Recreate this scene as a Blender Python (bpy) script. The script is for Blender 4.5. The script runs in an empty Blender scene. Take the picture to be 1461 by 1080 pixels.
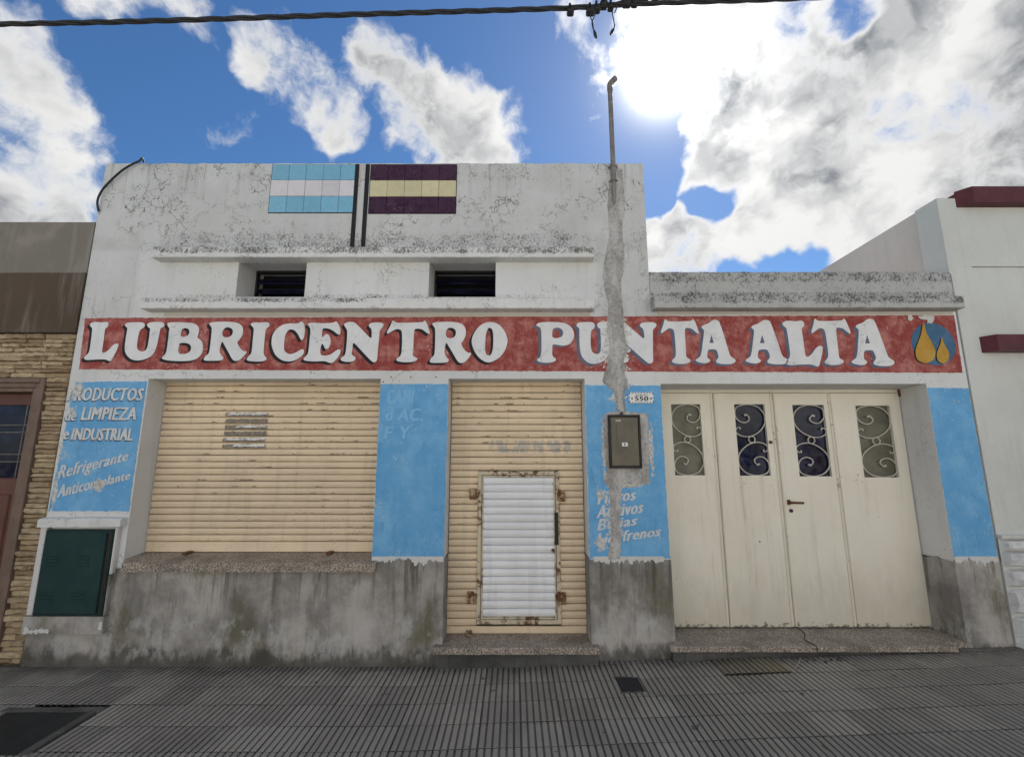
import bpy, bmesh, math, random
from mathutils import Vector, Matrix, noise
from mathutils.geometry import tessellate_polygon

random.seed(7)
scn = bpy.context.scene
col = scn.collection

# ------------------------------------------------------------------ camera
FPX, CX, CY, EYE = 650.0, 733.0, 540.0, 1.45          # focal length and principal point in photograph pixels
PITCH = math.atan(FPX / 3730.0)
DIST = EYE / math.tan(math.atan((950 - 540) / FPX) - PITCH)
cam_d = bpy.data.cameras.new('camera')
cam = bpy.data.objects.new('camera', cam_d)
col.objects.link(cam)
cam.location = (0, -DIST, EYE)
cam.rotation_euler = (math.pi / 2 + PITCH, 0, 0)
cam_d.sensor_width = 36
cam_d.lens = FPX / 1461 * 36
cam_d.shift_x = (730.5 - CX) / 1461
cam_d.clip_end = 2000
scn.camera = cam


def ray(px, py):
    x = (px - CX) / FPX
    u = -(py - CY) / FPX
    return Vector((x, math.cos(PITCH) - u * math.sin(PITCH), math.sin(PITCH) + u * math.cos(PITCH)))


def P(px, py, y=0.0):
    """photograph pixel -> (X, Z) on the vertical plane Y = y"""
    r = ray(px, py)
    t = (y + DIST) / r.y
    return (r.x * t, EYE + r.z * t)


def GP(px, py, z=0.0):
    """photograph pixel -> (X, Y) on the level Z = z"""
    r = ray(px, py)
    t = (z - EYE) / r.z
    return (r.x * t, -DIST + r.y * t)


# ------------------------------------------------------------------ sky, sun, exposure
SUN_DIR = ray(950, 92).normalized()
SUN_EL = math.asin(SUN_DIR.z)
SUN_AZ = math.atan2(SUN_DIR.x, SUN_DIR.y)
SKY_STRENGTH = 0.055
CLOUD_LIGHT = 0.43
world = bpy.data.worlds.new('World')
scn.world = world
world.use_nodes = True


class NT:
    def __init__(self, tree):
        self.t = tree
        tree.nodes.clear()

    def n(self, kind, **kw):
        nd = self.t.nodes.new(kind)
        for k, v in kw.items():
            setattr(nd, k, v)
        return nd

    def link(self, a, b):
        self.t.links.new(a, b)

    def put(self, sock, v):
        if isinstance(v, bpy.types.NodeSocket):
            self.link(v, sock)
        else:
            sock.default_value = v

    def math(self, op, a, b=None, clamp=False):
        nd = self.n('ShaderNodeMath', operation=op)
        nd.use_clamp = clamp
        self.put(nd.inputs[0], a)
        if b is not None:
            self.put(nd.inputs[1], b)
        return nd.outputs[0]

    def vmath(self, op, a, b=None, scale=None):
        nd = self.n('ShaderNodeVectorMath', operation=op)
        self.put(nd.inputs[0], a)
        if b is not None:
            self.put(nd.inputs[1], b)
        if scale is not None:
            self.put(nd.inputs[3], scale)
        return nd.outputs['Value'] if op in ('DOT_PRODUCT', 'LENGTH', 'DISTANCE') else nd.outputs[0]

    def ramp(self, v, a, b, c=0.0, d=1.0, smooth=True):
        nd = self.n('ShaderNodeMapRange')
        nd.interpolation_type = 'SMOOTHSTEP' if smooth else 'LINEAR'
        self.put(nd.inputs[0], v)
        for i, q in enumerate((a, b, c, d)):
            self.put(nd.inputs[i + 1], q)
        return nd.outputs[0]

    def noise(self, vec, scale, detail=4.0, rough=0.55, dist=0.0, color=False):
        nd = self.n('ShaderNodeTexNoise')
        self.put(nd.inputs['Vector'], vec)
        nd.inputs['Scale'].default_value = scale
        nd.inputs['Detail'].default_value = detail
        nd.inputs['Roughness'].default_value = rough
        nd.inputs['Distortion'].default_value = dist
        return nd.outputs['Color' if color else 'Fac']

    def mix(self, fac, a, b):
        nd = self.n('ShaderNodeMix', data_type='RGBA')
        self.put(nd.inputs[0], fac)
        for i, q in ((6, a), (7, b)):
            if isinstance(q, (tuple, list)) and len(q) == 3:
                q = (*q, 1)
            self.put(nd.inputs[i], q)
        return nd.outputs[2]

    def scaled(self, vec, s):
        return self.vmath('MULTIPLY', vec, s)


w = NT(world.node_tree)
tc = w.n('ShaderNodeTexCoord').outputs['Generated']
d = w.vmath('NORMALIZE', tc)
sky = w.n('ShaderNodeTexSky')
sky.sky_type = 'NISHITA'
sky.sun_disc = False
sky.sun_elevation = SUN_EL
sky.sun_rotation = SUN_AZ
sky.air_density = 1.0
sky.dust_density = 0.15
sky.ozone_density = 6.0
# clouds: (pixel x, pixel y, radius in pixels, weight) of the banks the photograph shows
BANKS = [(-8, 95, 82, 1.0), (32, 185, 80, .95), (15, 275, 105, 1.1), (95, 300, 55, .9),
         (150, -8, 62, .52), (262, 0, 42, .48), (395, 84, 52, .98), (437, 118, 54, 1.0), (484, 165, 42, .9), (510, 118, 42, .8), (672, 122, 46, .85), (362, 66, 30, .6),
         (550, 92, 58, 1.15), (605, 140, 74, 1.25), (650, 170, 76, 1.25), (715, 190, 66, 1.25),
         (758, 55, 55, .74), (840, 70, 80, .95), (880, 130, 50, .95), (945, 40, 110, 1.1), (1040, 60, 110, 1.2), (825, 222, 38, .68),
         (1000, 215, 66, 1.2), (1075, 180, 90, 1.3), (1150, 250, 90, 1.3), (1220, 100, 130, 1.3), (1270, 270, 110, 1.3),
         (1400, 100, 150, 1.35), (1420, 260, 130, 1.3), (970, 350, 66, 1.2), (1065, 335, 62, 1.2), (1140, 335, 58, 1.1),
         (1520, 30, 170, 1.2), (-80, 120, 130, .9), (1250, -60, 120, 1.0)]
dw = w.vmath('NORMALIZE', w.vmath('ADD', d, w.vmath('SCALE', w.vmath('SUBTRACT', w.noise(d, 8.0, 3.0, 0.6, color=True), (0.5, 0.5, 0.5)), scale=0.11)))
bank = None
for (px, py, rad, wt) in BANKS:
    v = ray(px, py)
    ang = math.atan(rad / FPX * (1.0 / v.length) * 1.0)
    v = v.normalized()
    dt = w.vmath('DOT_PRODUCT', dw, tuple(v))
    m = w.ramp(dt, math.cos(ang * 1.45), math.cos(ang * 0.25), 0.0, wt)
    bank = m if bank is None else w.math('MAXIMUM', bank, m)
HOLES = [(1014, 286, 18, .55), (1120, 388, 25, .7), (1065, 394, 20, .7), (938, 236, 30, .9), (946, 275, 16, .7), (1222, 28, 22, .6),
         (795, 165, 55, .6), (705, 55, 50, .5), (255, 130, 48, .5)]
hole = None
for (px, py, rad, wt) in HOLES:
    v = ray(px, py)
    ang = math.atan(rad / FPX / v.length)
    m = w.ramp(w.vmath('DOT_PRODUCT', dw, tuple(v.normalized())), math.cos(ang * 2.1), math.cos(ang * .1), 0.0, wt)
    hole = m if hole is None else w.math('MAXIMUM', hole, m)
bank = w.math('SUBTRACT', bank, w.math('MULTIPLY', hole, 1.35))
# beyond the view the same kind of broken cloud goes on
mid = ray(730, 300).normalized()
away = w.ramp(w.vmath('DOT_PRODUCT', d, tuple(mid)), math.cos(math.radians(62)), math.cos(math.radians(52)), 1.0, 0.0)
wide = w.ramp(w.noise(d, 2.3, 3.0, 0.5), 0.44, 0.60, 0.0, 1.1)
bank = w.math('MAXIMUM', bank, w.math('MULTIPLY', wide, away))
warp = w.vmath('ADD', d, w.vmath('SCALE', w.vmath('SUBTRACT', dw, d), scale=0.6))
n1 = w.noise(warp, 8.5, 8.0, 0.61)
n2 = w.noise(w.vmath('ADD', warp, tuple(SUN_DIR * 0.035)), 9.0, 4.0, 0.60)
dens = w.math('ADD', w.math('MULTIPLY', w.math('SUBTRACT', n1, 0.5), 2.9), w.math('SUBTRACT', bank, 0.52))
alpha = w.ramp(dens, -0.10, 0.55)
thick = w.ramp(dens, 0.22, 1.0)
billow = w.ramp(w.math('SUBTRACT', n1, n2), -0.10, 0.10)           # side of each puff turned to the sun
deep = w.ramp(w.noise(w.vmath('MULTIPLY', warp, (1.0, 1.0, 1.7)), 4.6, 5.0, 0.55), 0.40, 0.58)
shade = w.math('MULTIPLY', thick, w.math('ADD', w.math('MULTIPLY', deep, 0.55), w.math('MULTIPLY', w.math('SUBTRACT', 1.0, billow), 0.45)), clamp=True)
c_col = w.mix(shade, (1.0, 0.995, 0.98), (0.22, 0.245, 0.28))
sd = w.math('MAXIMUM', w.vmath('DOT_PRODUCT', d, tuple(SUN_DIR)), 0.0)
fwd = w.math('ADD', w.math('ADD', w.math('MULTIPLY', w.math('POWER', sd, 40.0), 0.55), w.math('MULTIPLY', w.math('POWER', sd, 480.0), 6.0)), 1.0)
bg1 = w.n('ShaderNodeBackground')
hs_ = w.n('ShaderNodeHueSaturation')
hs_.inputs['Saturation'].default_value = 1.12
w.put(hs_.inputs['Color'], sky.outputs[0])
w.put(bg1.inputs[0], hs_.outputs[0])
bg1.inputs[1].default_value = SKY_STRENGTH
bg2 = w.n('ShaderNodeBackground')
w.put(bg2.inputs[0], c_col)
w.put(bg2.inputs[1], w.math('MULTIPLY', fwd, CLOUD_LIGHT))
# sun glare painted into the sky as a bright round patch of cloud
sun_glare = w.math('MULTIPLY', w.math('POWER', sd, 260.0), 0.70)
cover = w.math('MAXIMUM', alpha, sun_glare)
mx = w.n('ShaderNodeMixShader')
w.put(mx.inputs[0], cover)
w.link(bg1.outputs[0], mx.inputs[1])
w.link(bg2.outputs[0], mx.inputs[2])
wo = w.n('ShaderNodeOutputWorld')
w.link(mx.outputs[0], wo.inputs[0])
world.cycles.sampling_method = 'MANUAL'
world.cycles.sample_map_resolution = 256

sun_d = bpy.data.lights.new('sun', 'SUN')
sun_d.energy = 5.0
sun_d.angle = math.radians(0.53)
sun_d.color = (1.0, 0.95, 0.87)
sun = bpy.data.objects.new('sun', sun_d)
col.objects.link(sun)
sun.location = SUN_DIR * 40
sun.rotation_euler = SUN_DIR.to_track_quat('Z', 'Y').to_euler()

scn.cycles.max_bounces = 6
scn.cycles.diffuse_bounces = 3
scn.cycles.glossy_bounces = 2
scn.cycles.transmission_bounces = 2
scn.view_settings.view_transform = 'Standard'
scn.view_settings.look = 'None'
scn.view_settings.gamma = 1.0
scn.view_settings.use_curve_mapping = False
scn.view_settings.exposure = 1.04

# ------------------------------------------------------------------ helpers: meshes


class MB:
    """collects faces; build() links them as one mesh object"""

    def __init__(self):
        self.v = []
        self.f = []
        self.s = []

    def face(self, pts, smooth=False):
        i = len(self.v)
        self.v += [tuple(p) for p in pts]
        self.f.append(tuple(range(i, i + len(pts))))
        self.s.append(smooth)

    def grid(self, rows, smooth=False, close=False):
        """rows of equal length point lists, sharing vertices"""
        i = len(self.v)
        n = len(rows[0])
        for r in rows:
            self.v += [tuple(p) for p in r]
        for a in range(len(rows) - 1):
            for b in range(n if close else n - 1):
                c = (b + 1) % n
                self.f.append((i + a * n + b, i + a * n + c, i + (a + 1) * n + c, i + (a + 1) * n + b))
                self.s.append(smooth)

    def box(self, x0, x1, y0, y1, z0, z1):
        i = len(self.v)
        self.v += [(x, y, z) for z in (z0, z1) for y in (y0, y1) for x in (x0, x1)]
        for q in ((0, 2, 3, 1), (4, 5, 7, 6), (0, 1, 5, 4), (2, 6, 7, 3), (0, 4, 6, 2), (1, 3, 7, 5)):
            self.f.append(tuple(i + k for k in q))
            self.s.append(False)

    def cbox(self, x0, x1, y0, y1, z0, z1, c=0.004):
        """box with chamfered edges along its length and at its front"""
        prof = [(y0, z0 + c), (y0, z1 - c), (y0 + c, z1), (y1, z1), (y1, z0), (y0 + c, z0)]
        self.grid([[(x0, max(y, y0 + c), min(max(z, z0 + c), z1 - c)) for y, z in prof],
                   [(x0 + c, y, z) for y, z in prof], [(x1 - c, y, z) for y, z in prof],
                   [(x1, max(y, y0 + c), min(max(z, z0 + c), z1 - c)) for y, z in prof]], close=True)
        n = len(self.v)
        self.f.append(tuple(n - 24 + k for k in range(6)))
        self.f.append(tuple(n - 6 + k for k in reversed(range(6))))
        self.s += [False, False]

    def rough_bar(self, x0, x1, prof, seg=0.04, amp=0.003, freq=9.0, seed=0.0, caps=True):
        """profile (y, z) lofted along x with worn, uneven edges"""
        n = max(2, int((x1 - x0) / seg))
        rows = []
        for i in range(n + 1):
            x = x0 + (x1 - x0) * i / n
            row = []
            for k, (y, z) in enumerate(prof):
                q = noise.noise_vector((x * freq, y * 31 + seed, z * 31 + k))
                q2 = noise.noise_vector((x * freq * 4, y * 31 + seed + 5, z * 31 + k))
                row.append((x, y + amp * (q.y + .6 * q2.y), z + amp * (q.z + .6 * q2.z)))
            rows.append(row)
        self.grid(rows, close=True)
        if caps:
            self.face(rows[0])
            self.face(list(reversed(rows[-1])))

    def sheet(self, loops, y, thick=0.0):
        """polygon with holes in the facade plane; loops of (x, z); front face at Y = y, body going back by thick"""
        vecs = [[Vector((a, b, 0)) for a, b in lp] for lp in loops]
        flat = [p for lp in loops for p in lp]
        i = len(self.v)
        self.v += [(a, y, b) for a, b in flat]
        for t in tessellate_polygon(vecs):
            a, b, c = (flat[k] for k in t)
            cr = (b[0] - a[0]) * (c[1] - a[1]) - (b[1] - a[1]) * (c[0] - a[0])
            t = t if cr > 0 else (t[0], t[2], t[1])
            self.f.append(tuple(i + k for k in t))
            self.s.append(False)
        if thick:
            for lp in loops:
                area = sum(lp[k][0] * lp[(k + 1) % len(lp)][1] - lp[(k + 1) % len(lp)][0] * lp[k][1] for k in range(len(lp)))
                n = len(lp)
                for k in range(n):
                    a, b = lp[k], lp[(k + 1) % n]
                    if (area > 0) == (lp is not loops[0]):
                        a, b = b, a
                    self.face([(b[0], y, b[1]), (a[0], y, a[1]), (a[0], y + thick, a[1]), (b[0], y + thick, b[1])])

    def tube(self, path, r, seg=8, caps=True):
        pts = [Vector(p) for p in path]
        rows = []
        nrm = None
        for i, p in enumerate(pts):
            t = (pts[min(i + 1, len(pts) - 1)] - pts[max(i - 1, 0)]).normalized()
            if nrm is None:
                a = Vector((0, 0, 1)) if abs(t.z) < .9 else Vector((0, 1, 0))
                nrm = t.cross(a).normalized()
            nrm = (nrm - t * nrm.dot(t)).normalized()
            bn = t.cross(nrm)
            rr = r[i] if isinstance(r, (list, tuple)) else r
            rows.append([p + (nrm * math.cos(2 * math.pi * k / seg) + bn * math.sin(2 * math.pi * k / seg)) * rr for k in range(seg)])
        self.grid(rows, smooth=True, close=True)
        if caps:
            self.face(list(reversed(rows[0])))
            self.face(rows[-1])

    def mesh(self, name, mat):
        me = bpy.data.meshes.new(name)
        me.from_pydata(self.v, [], self.f)
        me.polygons.foreach_set('use_smooth', self.s)
        if mat:
            me.materials.append(mat)
        bm = bmesh.new()
        bm.from_mesh(me)
        bmesh.ops.recalc_face_normals(bm, faces=bm.faces) if getattr(self, 'recalc', True) else None
        bm.to_mesh(me)
        bm.free()
        return me

    def build(self, name, mat, parent=None, recalc=True):
        self.recalc = recalc
        return link(name, self.mesh(name, mat), parent)


def world_of(o):
    p = Vector(o.location)
    while o.parent:
        o = o.parent
        p += Vector(o.location)
    return p


def link(name, me, parent=None, loc=(0, 0, 0), rot=None):
    o = bpy.data.objects.new(name, me)
    col.objects.link(o)
    loc = Vector(loc)
    if parent:
        o.parent = parent
        loc = loc - world_of(parent)
    o.location = loc
    if rot:
        o.rotation_euler = rot
    return o


def thing(name, label, cat, loc=(0, 0, 0), group=None):
    o = link(name, None, None, loc)
    o.empty_display_size = 0.1
    return tag(o, label, cat, group)


def tag(o, label=None, cat=None, group=None, kind=None):
    for k, v in (('label', label), ('category', cat), ('group', group), ('kind', kind)):
        if v:
            o[k] = v
    return o


def smooth_loop(pts, n=4):
    """closed Catmull-Rom curve through the points"""
    out = []
    m = len(pts)
    for i in range(m):
        p0, p1, p2, p3 = (pts[(i + k - 1) % m] for k in range(4))
        for k in range(n):
            t = k / n
            out.append(tuple(.5 * (2 * p1[j] + (p2[j] - p0[j]) * t + (2 * p0[j] - 5 * p1[j] + 4 * p2[j] - p3[j]) * t * t +
                                   (3 * p1[j] - p0[j] - 3 * p2[j] + p3[j]) * t ** 3) for j in range(len(p1))))
    return out


def smooth_path(pts, n=5):
    out = []
    m = len(pts)
    for i in range(m - 1):
        p0, p1, p2, p3 = (Vector(pts[min(max(i + k - 1, 0), m - 1)]) for k in range(4))
        for k in range(n):
            t = k / n
            out.append(.5 * (2 * p1 + (p2 - p0) * t + (2 * p0 - 5 * p1 + 4 * p2 - p3) * t * t + (3 * p1 - p0 - 3 * p2 + p3) * t ** 3))
    out.append(Vector(pts[-1]))
    return out


def ragged(pts, step=0.012, amp=0.010, seed=0.0, sides=None):
    """polygon of (x, z) with flaked edges; sides: the edges that are ragged (all by default)"""
    out = []
    m = len(pts)
    for i in range(m):
        a, b = Vector(pts[i]), Vector(pts[(i + 1) % m])
        n = max(1, int((b - a).length / step))
        if sides is not None and i not in sides:
            out.append(tuple(a))
            continue
        nr = Vector((b.y - a.y, a.x - b.x)).normalized()
        for k in range(n):
            p = a.lerp(b, k / n)
            e = min(1, 4 * min(k, n - k) / n) if sides is not None else 1
            q = .8 * noise.noise((p.x * 15, p.y * 15, seed)) + .9 * noise.noise((p.x * 55, p.y * 55, seed + 3)) + .6 * noise.noise((p.x * 130, p.y * 130, seed + 9))
            out.append(tuple(p + nr * amp * q * e))
    return out


# ------------------------------------------------------------------ helpers: materials
MATS = {}


class Mat(NT):
    def __init__(self, name, rough=0.8, spec=0.3):
        self.m = bpy.data.materials.new(name)
        self.m.use_nodes = True
        super().__init__(self.m.node_tree)
        self.out = self.n('ShaderNodeOutputMaterial')
        self.b = self.n('ShaderNodeBsdfPrincipled')
        self.link(self.b.outputs[0], self.out.inputs[0])
        self.b.inputs['Roughness'].default_value = rough
        self.b.inputs['Specular IOR Level'].default_value = spec
        self.pos = self.n('ShaderNodeNewGeometry').outputs['Position']
        sp = self.n('ShaderNodeSeparateXYZ')
        self.link(self.pos, sp.inputs[0])
        self.x, self.y, self.z = sp.outputs
        MATS[name] = self.m

    def color(self, c):
        self.put(self.b.inputs['Base Color'], (*c, 1) if isinstance(c, tuple) else c)

    def bump(self, h, strength=0.4, dist=0.004):
        nd = self.n('ShaderNodeBump')
        nd.inputs['Strength'].default_value = strength
        nd.inputs['Distance'].default_value = dist
        self.put(nd.inputs['Height'], h)
        self.link(nd.outputs[0], self.b.inputs['Normal'])

    def band(self, v, a, b, soft):
        """1 between a and b, fading over soft outside"""
        return self.math('MULTIPLY', self.ramp(v, a - soft, a), self.ramp(v, b, b + soft, 1.0, 0.0))

    def rnd(self):
        return self.n('ShaderNodeObjectInfo').outputs['Random']

    def cracks(self, scale, width, mask=None, wobble=0.10, seed=(0, 0, 0)):
        p = self.vmath('ADD', self.pos, seed)
        wv = self.vmath('SCALE', self.vmath('SUBTRACT', self.noise(p, 9.0, 4.0, .65, color=True), (.5, .5, .5)), scale=wobble)
        nd = self.n('ShaderNodeTexVoronoi', feature='DISTANCE_TO_EDGE')
        self.link(self.vmath('ADD', p, wv), nd.inputs['Vector'])
        nd.inputs['Scale'].default_value = scale
        c = self.ramp(nd.outputs['Distance'], width * .3, width, 1.0, 0.0)
        return self.math('MULTIPLY', c, mask) if mask is not None else c


def simple(name, c, rough=.7, spec=.3, var=.12, scale=14.0, bump=.15, metal=0.0):
    m = Mat(name, rough, spec)
    n = m.noise(m.pos, scale, 5, .6)
    m.color(m.mix(m.ramp(n, .3, .7), tuple(q * (1 - var) for q in c), tuple(min(1, q * (1 + var)) for q in c)))
    m.b.inputs['Metallic'].default_value = metal
    if bump:
        m.bump(m.noise(m.pos, scale * 6, 4, .6), bump, .003)
    return m.m


def wall_paint(name, base, bands=(), crack=(0.0, 0.0), dirty=(), spot=1.0):
    """old limewash: chalky tone changes, hairline cracks, black mould along the given heights (z0, z1, soft, amount, x0, x1)"""
    m = Mat(name, .9, .2)
    low = m.noise(m.pos, 1.3, 5, .6)
    c = m.mix(m.ramp(low, .35, .7), tuple(q * .90 for q in base), base)
    streak = m.noise(m.scaled(m.pos, (7, 7, .7)), 1.6, 5, .65)
    c = m.mix(m.math('MULTIPLY', m.ramp(streak, .5, .78), .30), c, (.42, .41, .38))
    yel = m.noise(m.vmath('ADD', m.pos, (7, 2, 1)), 2.1, 5, .6)
    c = m.mix(m.math('MULTIPLY', m.ramp(yel, .52, .75), .22), c, (.62, .56, .44))
    for (z0, z1, soft, amt, x0, x1) in dirty:
        k = m.math('MULTIPLY', m.band(m.z, z0, z1, soft), m.band(m.x, x0, x1, .06))
        k = m.math('MULTIPLY', k, m.ramp(m.noise(m.vmath('ADD', m.pos, (1, 8, 3)), 3.2, 5, .65), .2, .7, .45, 1.0))
        c = m.mix(m.math('MULTIPLY', k, amt), c, (.33, .325, .30))
    grime = None
    fine = m.noise(m.scaled(m.pos, (1, 1, .75)), 62.0, 6, .74)
    mid = m.noise(m.pos, 6.5, 6, .65)
    blot = m.math('ADD', m.math('MULTIPLY', fine, .62), m.math('MULTIPLY', mid, .38))
    for (z0, z1, soft, amt, x0, x1) in bands:
        b = m.math('MULTIPLY', m.math('MULTIPLY', m.band(m.z, z0, z1, soft), m.band(m.x, x0, x1, .12)), amt)
        grime = b if grime is None else m.math('MAXIMUM', grime, b)
    if grime is not None:
        thr = m.ramp(grime, 0, 1, .74, .44, smooth=False)
        k = m.math('MULTIPLY', m.ramp(m.math('SUBTRACT', blot, thr), -.02, .13), m.ramp(grime, 0.0, .25))
        c = m.mix(m.math('MULTIPLY', k, .82), c, (.035, .034, .030))
    sp = m.ramp(m.math('ADD', m.math('MULTIPLY', m.noise(m.pos, 60, 3, .6), .6), m.math('MULTIPLY', m.noise(m.pos, 2.6, 3, .6), .4)), .60, .66)
    c = m.mix(m.math('MULTIPLY', sp, .45 * spot), c, (.20, .19, .17))
    if crack[0] > .8:                                  # damp runs down from the coping and from under the ledges
        run = m.ramp(m.noise(m.scaled(m.pos, (16, 16, .9)), 1.3, 6, .68), .50, .70)
        zone = m.math('MAXIMUM', m.ramp(m.z, 3.45, 3.95), m.math('MULTIPLY', m.band(m.z, 2.60, 2.64, .25), .6))
        c = m.mix(m.math('MULTIPLY', m.math('MULTIPLY', run, zone), .55), c, (.15, .145, .13))
    cr = None
    if crack[0]:
        frag = m.ramp(m.noise(m.vmath('ADD', m.pos, (3, 1, 5)), 5.5, 3, .6), .50, .60)
        area = m.ramp(m.noise(m.vmath('ADD', m.pos, (9, 1, 2)), 1.3, 3, .55), .34, .50)
        up = m.ramp(m.z, crack[1] - .25, crack[1] + .25, .10, 1.0)
        msk = m.math('MULTIPLY', m.math('MULTIPLY', frag, area), up)
        cr = m.math('MULTIPLY', m.cracks(11.5, .042, msk, .17), crack[0])
        cr2 = m.math('MULTIPLY', m.cracks(1.7, .0045, m.math('MULTIPLY', m.ramp(m.noise(m.pos, 2.2, 3, .6), .44, .5), .8), .26, (4, 0, 2)), crack[0])
        cr = m.math('MAXIMUM', cr, cr2)
        c = m.mix(cr, c, (.10, .095, .085))
    h = m.math('ADD', m.noise(m.pos, 22, 7, .65), m.math('MULTIPLY', m.noise(m.pos, 130, 3, .6), .25))
    if cr is not None:
        h = m.math('SUBTRACT', h, m.math('MULTIPLY', cr, .6))
    m.color(c)
    m.bump(h, .35, .006)
    return m.m


WHITE = (.73, .735, .715)
wall_m = wall_paint('limewash', WHITE,
                    [(3.80, 3.98, .16, .72, -3.2, .2), (3.60, 3.95, .3, .50, -3.45, -2.9), (3.70, 3.99, .2, .62, .2, 1.12), (3.14, 3.24, .20, .86, -2.75, .60),
                     (3.15, 3.36, .16, .60, -2.1, .2), (2.72, 2.75, .03, .8, -2.7, .3), (2.56, 2.66, .02, .35, -3, 3.6)], (.85, 3.2),
                    [(3.16, 4.1, .05, .36, -3.6, 1.2), (2.5, 3.2, .1, .35, .72, 1.2), (2.5, 3.2, .1, .25, -3.6, -3.1)])
ledge_m = wall_paint('mould_stained_ledge', (.76, .76, .735), [(3.08, 3.2, .05, .97, -4, 2), (2.665, 2.8, .035, .92, -4, -1.2), (2.67, 2.8, .03, .62, -1.2, .7), (2.60, 3.2, .02, .42, -4, .7)], (.5, 0.0))
parap_m = wall_paint('mould_stained_parapet', (.62, .62, .60), [(2.88, 3.0, .10, .92, 1, 4), (2.66, 2.76, .05, .93, 1, 4), (2.60, 2.99, .06, .68, 1, 4)], (.3, 2.2), [(2.55, 3.0, .05, .55, 1, 4)], spot=1.3)
jamb_m = wall_paint('jamb_plaster', (.72, .715, .69), [], (.2, 0))
frieze_shade_m = wall_paint('frieze_painted_shade', (.60, .57, .50), [(2.5, 2.7, .05, .45, -4, 4)], (.0, 0))  # beige dulled to hold the shadow under the ledges


def cement(name, base, algae=True):
    m = Mat(name, .92, .2)
    low = m.noise(m.pos, 2.4, 7, .66)
    c = m.mix(m.ramp(low, .34, .66), tuple(q * .62 for q in base), tuple(q * 1.3 for q in base))
    drip = m.noise(m.scaled(m.pos, (9, 9, 1.1)), 1.7, 6, .65)
    c = m.mix(m.math('MULTIPLY', m.ramp(drip, .50, .72), .55), c, tuple(q * .45 for q in base))
    if algae:
        al = m.math('MULTIPLY', m.ramp(m.noise(m.vmath('ADD', m.scaled(m.pos, (1, 1, .5)), (4, 4, 4)), 3.6, 6, .65), .46, .66), .7)
        c = m.mix(al, c, (.115, .105, .055))
        runs = m.math('MULTIPLY', m.ramp(m.noise(m.scaled(m.pos, (13, 13, .8)), 1.0, 6, .7), .50, .64), m.ramp(m.z, .22, .66))
        c = m.mix(m.math('MULTIPLY', runs, .72), c, (.082, .074, .055))
        foot = m.math('MULTIPLY', m.ramp(m.math('ADD', m.z, m.math('MULTIPLY', m.math('SUBTRACT', m.noise(m.scaled(m.pos, (1, 1, .5)), 6, 5, .65), .5), .42)), .05, .14, 1.0, 0.0), .75)
        c = m.mix(foot, c, (.055, .052, .042))
        sal = m.math('MULTIPLY', m.band(m.z, .10, .27, .10), m.ramp(m.noise(m.scaled(m.pos, (1, 1, .6)), 7, 7, .7), .48, .62))
        c = m.mix(m.math('MULTIPLY', sal, .6), c, (.52, .51, .49))
    m.color(c)
    m.bump(m.math('ADD', m.noise(m.pos, 16, 8, .7), m.math('MULTIPLY', m.noise(m.pos, 90, 3, .6), .3)), .55, .008)
    return m.m


dado_m = cement('bare_cement_render', (.375, .352, .322))
def broken_cement():
    m = Mat('cement_patch', .95, .15)
    a = m.noise(m.scaled(m.pos, (1, 1, .5)), 9, 8, .72)
    c = m.mix(m.ramp(a, .35, .65), (.34, .322, .298), (.62, .60, .565))
    b = m.noise(m.pos, 38, 6, .7)
    c = m.mix(m.math('MULTIPLY', m.ramp(b, .5, .68), .7), c, (.23, .215, .195))
    c = m.mix(m.math('MULTIPLY', m.ramp(m.noise(m.vmath('ADD', m.pos, (5, 5, 5)), 30, 5, .7), .56, .66), .6), c, (.66, .65, .62))
    m.color(c)
    m.bump(m.math('ADD', m.noise(m.pos, 28, 8, .75), m.math('MULTIPLY', m.noise(m.pos, 9, 3, .6), 1.2)), .9, .014)
    return m.m


patch_m = broken_cement()
base_m = cement('dark_concrete', (.10, .098, .092), False)
flake_m = wall_paint('flaked_whitewash', (.70, .695, .66), [], (.3, 0), spot=1.6)


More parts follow.
